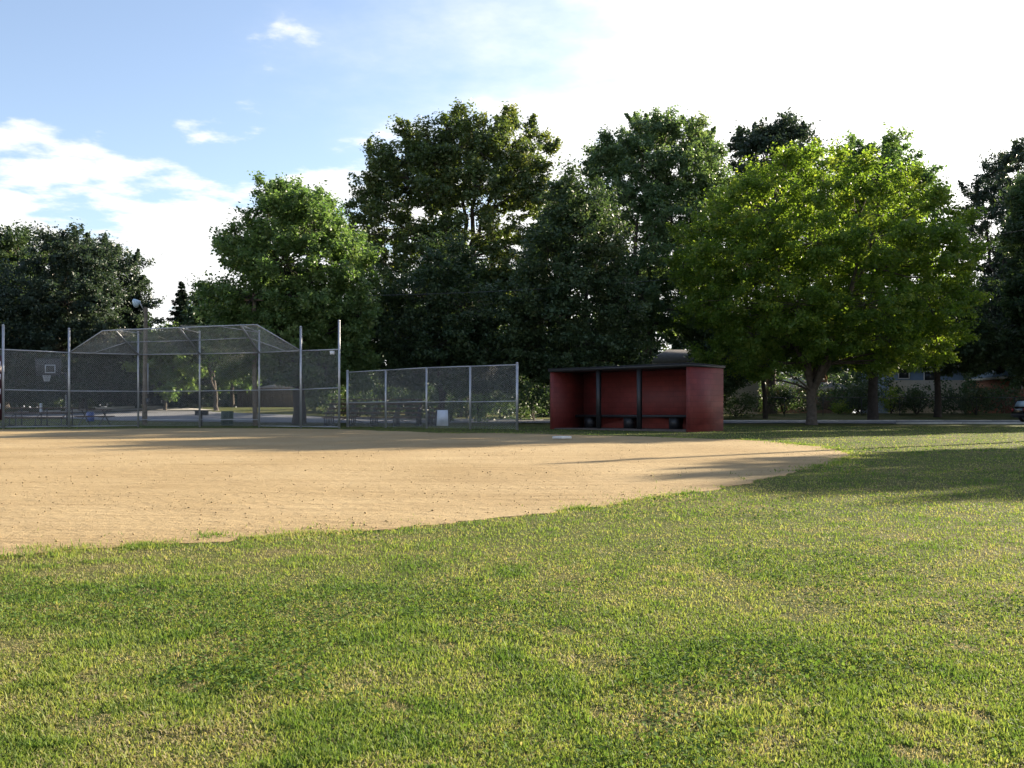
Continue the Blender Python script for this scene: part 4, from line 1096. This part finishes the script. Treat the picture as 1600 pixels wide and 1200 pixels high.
# ------------------------------------------------------------------ houses and yard fences
def hip_house(label, xl, xr, yf, dep, eave, ridge, wall, roof, seed, windows=(), chimney=None, name='house', inset=None):
    z = gzf((xl + xr) / 2, yf)
    root = empty(name, Vector(((xl + xr) / 2, yf, z)), label, 'house', 'houses beyond the road')
    o = .4
    MB().box(Vector(((xl + xr) / 2, yf + dep / 2, (z - .3 + eave) / 2)), (xr - xl, dep, eave - z + .3)).build('wall', M[wall], root)
    i = inset if inset is not None else (dep / 2 + o)
    ym = yf + dep / 2
    m = MB()
    A_ = [Vector((xl - o, yf - o, eave)), Vector((xr + o, yf - o, eave)), Vector((xr + o, yf + dep + o, eave)), Vector((xl - o, yf + dep + o, eave))]
    r1, r2 = Vector((xl - o + i, ym, ridge)), Vector((xr + o - i, ym, ridge))
    m._add(A_ + [r1, r2], [(0, 1, 5, 4), (1, 2, 5), (2, 3, 4, 5), (3, 0, 4), (3, 2, 1, 0)])
    rf = m.build('roof', M[roof], root)
    m = MB()
    m.box(Vector(((xl + xr) / 2, yf - o - .015, eave - .09)), (xr - xl + 2 * o + .06, .03, .2)); m.box(Vector((xl - o - .015, ym, eave - .09)), (.03, dep + 2 * o, .2)); m.box(Vector((xr + o + .015, ym, eave - .09)), (.03, dep + 2 * o, .2))
    m.build('fascia', M['beige'] if wall != 'bluesiding' else M['white'], rf)
    for (wx, wz, ww, wh) in windows:
        f = MB()
        for s in (-1, 1): f.box(Vector((wx + s * ww / 2, yf - .03, wz)), (.07, .06, wh + .07)); f.box(Vector((wx, yf - .035, wz + s * wh / 2)), (ww - .07, .05, .07))
        fr0 = f.build('window', M['white'], root)
        MB().box(Vector((wx, yf - .012, wz)), (ww - .08, .02, wh - .08)).build('pane', M['glass'], fr0)
    if chimney:
        cx_, cw, ct = chimney
        m = MB().box(Vector((cx_, yf + dep * .25, (eave + ct) / 2)), (cw, .6, ct - eave)); m.box(Vector((cx_, yf + dep * .25, ct + .05)), (cw + .12, .72, .1))
        m.build('chimney', M['brick'], rf)
    return root
X = lambda px, d: (px - 800) / F * d
Z = lambda py, d: EYE + (HZ - py) / F * d
hip_house('grey hip roofed beige house showing above the dugout roof', X(1016, 80), X(1185, 80), 80, 6.5, Z(569, 80), Z(546, 83), 'beige', 'roofgrey', 1, [(X(1045, 80), Z(592, 80), 1.2, 1.2)], inset=2.2)
hip_house('blue sided house with beige base behind the dark low branching tree', X(1388, 86), X(1505, 86), 86, 7, Z(571, 86), Z(545, 90), 'bluesiding', 'roofgrey', 2, [(X(1452, 86), Z(589, 86), .9, .9), (X(1412, 86), Z(584, 86), .9, .8)])
x0, x1 = X(1389, 86), X(1504, 86)
# beige lower storey set proud of the blue wall
hb = [o for o in COL.objects if o.get('label', '').startswith('blue sided house')][0]
MB().box(Vector(((x0 + x1) / 2, 85.96, (gzf(x0, 86) - .2 + Z(594, 86)) / 2)), (x1 - x0 + .1, .05, Z(594, 86) - gzf(x0, 86) + .2)).build('lower_wall', M['beige'], hb)
hip_house('brick house with blue grey roof behind the red brown board fence', X(1568, 86), X(1690, 86), 86, 7, Z(589, 86), Z(566, 90), 'brick', 'bluesiding', 3, [(X(1590, 86), Z(603, 86), .7, .7), (X(1620, 86), Z(603, 86), 1.0, .8)])
hip_house('small house with pale grey roof and brick chimney behind the maple trunk', X(1204, 90), X(1330, 90), 90, 6, Z(606, 90), Z(588, 93), 'brownwall', 'concrete', 4, [(X(1230, 90), Z(620, 90), .9, .8)], (X(1290, 90), 1.0, Z(572, 90)))
hip_house('low brown house with tan roof behind the right half of the backstop', X(376, 88), X(470, 88), 88, 5, Z(612, 88), Z(600, 91), 'brownwall', 'rooftan', 5, [(X(420, 88), Z(624, 88), .9, .8)])
hb = [o for o in COL.objects if o.get('label', '').startswith('low brown house')][0]
MB().box(Vector((X(380, 88) - .0, 87.96, gzf(X(380, 88), 88) + .95)), (.7, .06, 1.9)).build('door', M['white'], hb)

# chain-link yard fence
d = 76.5
root = empty('yard_fence', on(1180, d), 'waist high chain link fence along the yards across the road', 'fence')
pxs = list(range(1166, 1720, 60))
pts = [on(q, d) for q in pxs]
hF = 1.35
for p in pts: MB().tube([p - Vector((0, 0, .1)), p + Vector((0, 0, hF))], .03, 6).build('post', M['darksteel'], root)
for a, b in zip(pts[:-1], pts[1:]):
    pipe(root, 'top_rail', a + Vector((0, 0, hF - .02)), b + Vector((0, 0, hF - .02)), .022, 'darksteel')
    m = MB(); u = b - a; wd_ = Vector((u.x, u.y, 0)).length
    chain_link(m, a + Vector((0, 0, .03)), u, (0, 0, 1), [(0, 0), (wd_, 0), (wd_, hF - .06), (0, hF - .06)], .075, .0024); m.build('chain_link_mesh', M['darksteel'], root)
# red-brown board fence
root = empty('board_fence', on(1570, 82), 'red brown wooden board fence beside the brick house', 'fence')
m = MB(); x = X(1566, 82); k = 0
while x < X(1700, 82):
    z = gzf(x, 82); m.box(Vector((x, 82 + (.012 if k % 2 else 0), z + .95)), (.135, .022, 1.9 + .03 * math.sin(k * 2.3))); x += .14; k += 1
m.build('board', M['stockade'], root)
m = MB()
for zq in (.4, 1.5): m.box(Vector((X(1633, 82), 82.06, gzf(X(1633, 82), 82) + zq)), (X(1700, 82) - X(1566, 82), .05, .09))
m.build('rail', M['stockade'], root)
for q in (1567, 1612, 1656, 1699):
    pz = on(q, 82.14); MB().box(pz + Vector((0, 0, .95)), (.1, .1, 1.9)).build('post', M['stockade'], root)
root = empty('privacy_fence', on(420, 84), 'brown board fence in shade behind the grassy bank', 'fence')
m = MB(); x = X(372, 84); k = 0
while x < X(466, 84):
    z = gzf(x, 84); m.box(Vector((x, 84 + (.012 if k % 2 else 0), z + .8)), (.145, .022, 1.6)); x += .15; k += 1
m.build('board', M['brownwall'], root)
for q in (372, 404, 436, 466): MB().box(on(q, 84.1) + Vector((0, 0, .8)), (.1, .1, 1.6)).build('post', M['brownwall'], root)

# ------------------------------------------------------------------ car (rear end at the right edge of the picture)
d = 61.5; z = gzf(31, d) + .03; x0 = X(1590.5, d)
root = empty('parked_car', Vector((x0 + 2.1, d, z)), 'black hatchback on the road with its rear end showing', 'car')
W_ = 1.7
def side(pts, y): return [Vector((x0 + a, d + y, z + b)) for a, b in pts]
prof = [(.10, .28), (.02, .42), (.0, .62), (.06, .86), (.4, .92), (3.2, .9), (3.95, .78), (4.15, .6), (4.18, .35), (4.05, .25)]
m = MB(); m.prism(side(prof, -W_ / 2), (0, W_, 0)); bod = m.build('body', M['carpaint'], root, bevel=.05)
cab = [(.09, .88), (.26, 1.28), (.5, 1.38), (2.0, 1.40), (2.35, 1.33), (3.1, .9)]
m = MB(); m.prism(side(cab, -W_ / 2 + .1), (0, W_ - .2, 0)); m.build('cabin', M['carpaint'], root, bevel=.05)
# glass
for y in (-W_ / 2 + .092, W_ / 2 - .108):
    m = MB(); m.prism(side([(.42, .95), (.55, 1.28), (1.25, 1.31), (1.25, .95)], y), (0, .016, 0)); m.build('side_window', M['glass'], root)
    m = MB(); m.prism(side([(1.33, .95), (1.33, 1.31), (2.15, 1.31), (2.75, .95)], y), (0, .016, 0)); m.build('side_window', M['glass'], root)
m = MB(); m.prism([Vector((x0 + .105, d - .62, z + .94)), Vector((x0 + .105, d + .62, z + .94)), Vector((x0 + .245, d + .56, z + 1.26)), Vector((x0 + .245, d - .56, z + 1.26))], (-.02, 0, .004)); m.build('rear_window', M['paleglass'], root)  # pale colour on the rear glass stands in for its glare
m = MB(); m.prism([Vector((x0 + 3.0, d - .64, z + .965)), Vector((x0 + 3.0, d + .64, z + .965)), Vector((x0 + 2.42, d + .58, z + 1.30)), Vector((x0 + 2.42, d - .58, z + 1.30))], (.02, 0, .01)); m.build('windscreen', M['glass'], root)
for s in (-1, 1):
    MB().box(Vector((x0 + .035, d + s * .74, z + .74)), (.1, .2, .18)).build('tail_light', M['redlens'], root)
    MB().box(Vector((x0 + 4.1, d + s * .66, z + .64)), (.14, .3, .13)).build('headlight', M['offwhite'], root)
MB().box(Vector((x0 - .01, d, z + .42)), (.1, W_ - .1, .16)).build('bumper', M['black'], root, bevel=.03)
for xa in (.75, 3.3):
    for s in (-1, 1):
        c = Vector((x0 + xa, d + s * (W_ / 2 - .08), z + .3))
        wh = MB().tube([c - Vector((0, .1, 0)), c + Vector((0, .1, 0))], .3, 20).build('wheel', M['tyre'], root)
        MB().tube([c - Vector((0, .112, 0)), c + Vector((0, .112, 0))], .19, 14).build('rim', M['chrome'], wh)

# ------------------------------------------------------------------ grass, clover, clods
def dirt_mask_quick(x, y):
    """only test exactly where it matters"""
    return poly_in(x, y, DS)

def grass_mesh():
    rng = np.random.default_rng(77)
    n = 900000
    # depth with density falling with distance
    u = rng.uniform(0, 1, n); lo, hi = 2.6, 46.0; e = -1.1
    dpt = (lo ** e + u * (hi ** e - lo ** e)) ** (1 / e)
    x = rng.uniform(-1, 1, n) * (dpt * .58 + .9); y = dpt
    keep = ~poly_in(x, y, DS)
    keep &= ~((y > 34) & (np.abs((x - 4.5)) < 4) & (y < 43) & poly_in(x, y, np.array([(1.2, 40.2), (6.1, 35.1), (7.9, 36.9), (3.1, 41.9)])))
    x = x[keep]; y = y[keep]
    # stray tufts that creep over the dirt edge
    ex = []; ey = []
    tufts = [(52, 857, 26), (330, 838, 22), (215, 855, 30), (140, 858, 20), (470, 834, 18), (420, 842, 16), (1328, 709, 16), (1308, 718, 16), (1180, 688, 12), (600, 674, 10), (260, 850, 18), (660, 822, 14), (100, 862, 16), (1262, 733, 10), (905, 795, 10)]
    for (a, b, wpx) in tufts:
        g = G(a, b); k = int(14 + wpx * 9); s = wpx / F * g.y
        ex.append(g.x + rng.normal(0, s * .75, k)); ey.append(g.y + rng.normal(0, s * .9, k))
    m0 = len(DS); k = 26000
    i = rng.integers(0, m0, k); t = rng.uniform(0, 1, k)[:, None]
    e_ = DS[i] * (1 - t) + DS[(i + 1) % m0] * t + rng.normal(0, .1, (k, 2)) * rng.exponential(1.3, (k, 1))
    ok = (e_[:, 1] < 34) & (fbm(e_[:, 0] * 1.1, e_[:, 1] * 1.1, 9) > .47)
    ex.append(e_[ok, 0]); ey.append(e_[ok, 1])
    n_lawn = len(x); x = np.concatenate([x] + ex); y = np.concatenate([y] + ey)
    n = len(x); z = zz(x, y)
    dry = fbm(x * .55 + 3, y * .55, 21, 4); dry2 = fbm(x * 2.6, y * 2.6, 25, 3)
    lush = fbm(x * .9 + 40, y * .9, 33, 3)
    tall = .62 + .5 * lush
    dist = np.hypot(x, y)
    # thin, worn spots
    worn = (dry2 > .66) & (rng.uniform(0, 1, n) < .65)
    h = rng.uniform(.015, .036, n) * tall * 1.0
    h = np.where(worn, h * .45, h); h[n_lawn:] *= 1.6
    hole = np.zeros(n, bool)
    for (a_, b_, r_) in [(1062, 1076, .17), (1440, 1176, .15), (935, 1112, .08), (25, 1008, .2), (300, 1070, .13), (1530, 1120, .1), (880, 985, .12), (130, 1130, .13), (620, 1105, .1), (1240, 965, .13), (700, 1010, .1), (450, 960, .12), (1010, 1130, .09), (1500, 1010, .14), (230, 925, .16)]:
        g = G(a_, b_); hole |= np.hypot(x - g.x, (y - g.y) * .8) < r_ * .62 * (.5 + 1.1 * vnoise(x * 22, y * 22, 3))
    h = np.where(hole, h * .55, h)
    clump = fbm(x * 3.1 + 9, y * 3.1, 91, 2) > .68; h = np.where(clump, h * 1.3, h)
    long_ = rng.uniform(0, 1, n) < .008; h = np.where(long_, h * 2.2, h)
    wdt = rng.uniform(.003, .0078, n) * np.where(hole, .6, 1) * np.maximum(1, dist / 8)
    dry3 = fbm(x * 6.5, y * 6.5, 55, 2)
    tint = np.clip(.38 + (dry - .5) * .28 + (dry2 - .5) * .8 + (dry3 - .5) * .5 - (lush - .5) * .12 + rng.normal(0, .15, n) - .16 * clump, 0, .75)
    straw = (rng.uniform(0, 1, n) < np.clip(.16 + (dry - .5) * .3 + (dry2 - .5) * .9 + (dry3 - .5) * .9, .05, .75)) & ~clump
    tint = np.where(straw, rng.uniform(.72, 1, n), tint); tint = np.where(hole & (rng.uniform(0, 1, n) < .8), rng.uniform(.8, 1, n), tint)
    a = rng.uniform(0, 2 * np.pi, n); lean = np.abs(rng.normal(0, .6, n)) + np.where(straw, .75, .2)
    lean = np.clip(lean, 0, 1.35)
    dx, dy = np.cos(a), np.sin(a)
    fa = a + np.pi / 2 + rng.normal(0, .5, n)
    wx, wy = np.cos(fa) * wdt / 2, np.sin(fa) * wdt / 2
    base = np.column_stack([x, y, z - .004])
    mid = base + np.column_stack([dx * np.sin(lean * .55) * h * .5, dy * np.sin(lean * .55) * h * .5, np.cos(lean * .55) * h * .55])
    tip = mid + np.column_stack([dx * np.sin(lean * 1.25) * h * .6, dy * np.sin(lean * 1.25) * h * .6, np.cos(np.minimum(lean * 1.25, 1.7)) * h * .5])
    W3 = np.column_stack([wx, wy, np.zeros(n)])
    v = np.empty((n, 5, 3)); v[:, 0] = base - W3; v[:, 1] = base + W3; v[:, 2] = mid + W3 * .9; v[:, 3] = mid - W3 * .9; v[:, 4] = tip
    k = np.arange(n)[:, None] * 5
    tri = np.concatenate([k + [0, 1, 2], k + [0, 2, 3], k + [3, 2, 4]], axis=1).reshape(-1, 3)
    return mesh_np('lawn_grass', v.reshape(-1, 3), tri.ravel(), np.full(len(tri), 3), M['blade'], attr=np.repeat(tint, 5))
tag(link('lawn_grass', grass_mesh()), 'mown green and straw coloured lawn in front of the infield', 'grass', kind='stuff')

def clover_mesh():
    rng = np.random.default_rng(78); n = 150000
    u = rng.uniform(0, 1, n); lo, hi = 2.6, 22.0; e = -1.1
    y = (lo ** e + u * (hi ** e - lo ** e)) ** (1 / e); x = rng.uniform(-1, 1, n) * (y * .58 + .9)
    q = fbm(x * .75 + 11, y * .75, 61, 4)
    keep = (q > .60 + rng.normal(0, .05, n)) & ~poly_in(x, y, DS)
    x = x[keep]; y = y[keep]; n = len(x)
    pos = np.column_stack([x, y, zz(x, y) + rng.uniform(.012, .045, n)])
    nr = rng.normal(0, .45, (n, 3)) + [0, 0, 1]
    return leaves_mesh('clover', pos, nr, rng.uniform(.014, .028, n) * np.maximum(1, y / 8), .85, np.clip(rng.normal(.45, .25, n), 0, 1), M['clover'], np.zeros(3), rng)
tag(link('clover', clover_mesh()), 'dark green clover patches scattered through the lawn', 'clover', kind='stuff')

def clods():
    rng = np.random.default_rng(79); n = 15000
    u = rng.uniform(0, 1, n); lo, hi = 7.0, 34.0; e = -1.0
    y = (lo ** e + u * (hi ** e - lo ** e)) ** (1 / e); x = rng.uniform(-1, 1, n) * (y * .6 + 1)
    q = fbm(x * .5, y * .9, 71, 3)
    keep = poly_in(x, y, DS) & (rng.uniform(0, 1, n) < np.clip((q - .32) * 3, .1, 1)); x = x[keep]; y = y[keep]; n = len(x)
    s = np.minimum(rng.lognormal(-5.1, .5, n), .019)
    c = np.column_stack([x, y, zz(x, y) + .012 + s * .2])
    o = np.array([(1, 0, 0), (0, 1, 0), (-1, 0, 0), (0, -1, 0), (0, 0, .75), (0, 0, -.5)], float)
    v = c[:, None, :] + o[None] * s[:, None, None] * rng.uniform(.6, 1.25, (n, 6, 1))
    f = np.array([(0, 1, 4), (1, 2, 4), (2, 3, 4), (3, 0, 4), (1, 0, 5), (2, 1, 5), (3, 2, 5), (0, 3, 5)])
    F_ = (np.arange(n)[:, None, None] * 6 + f[None]).reshape(-1, 3)
    return mesh_np('dirt_clods', v.reshape(-1, 3), F_.ravel(), np.full(len(F_), 3), M['stonemat'])
tag(link('dirt_clods', clods()), 'small clods and pebbles scattered on the infield dirt', 'pebbles', kind='stuff')
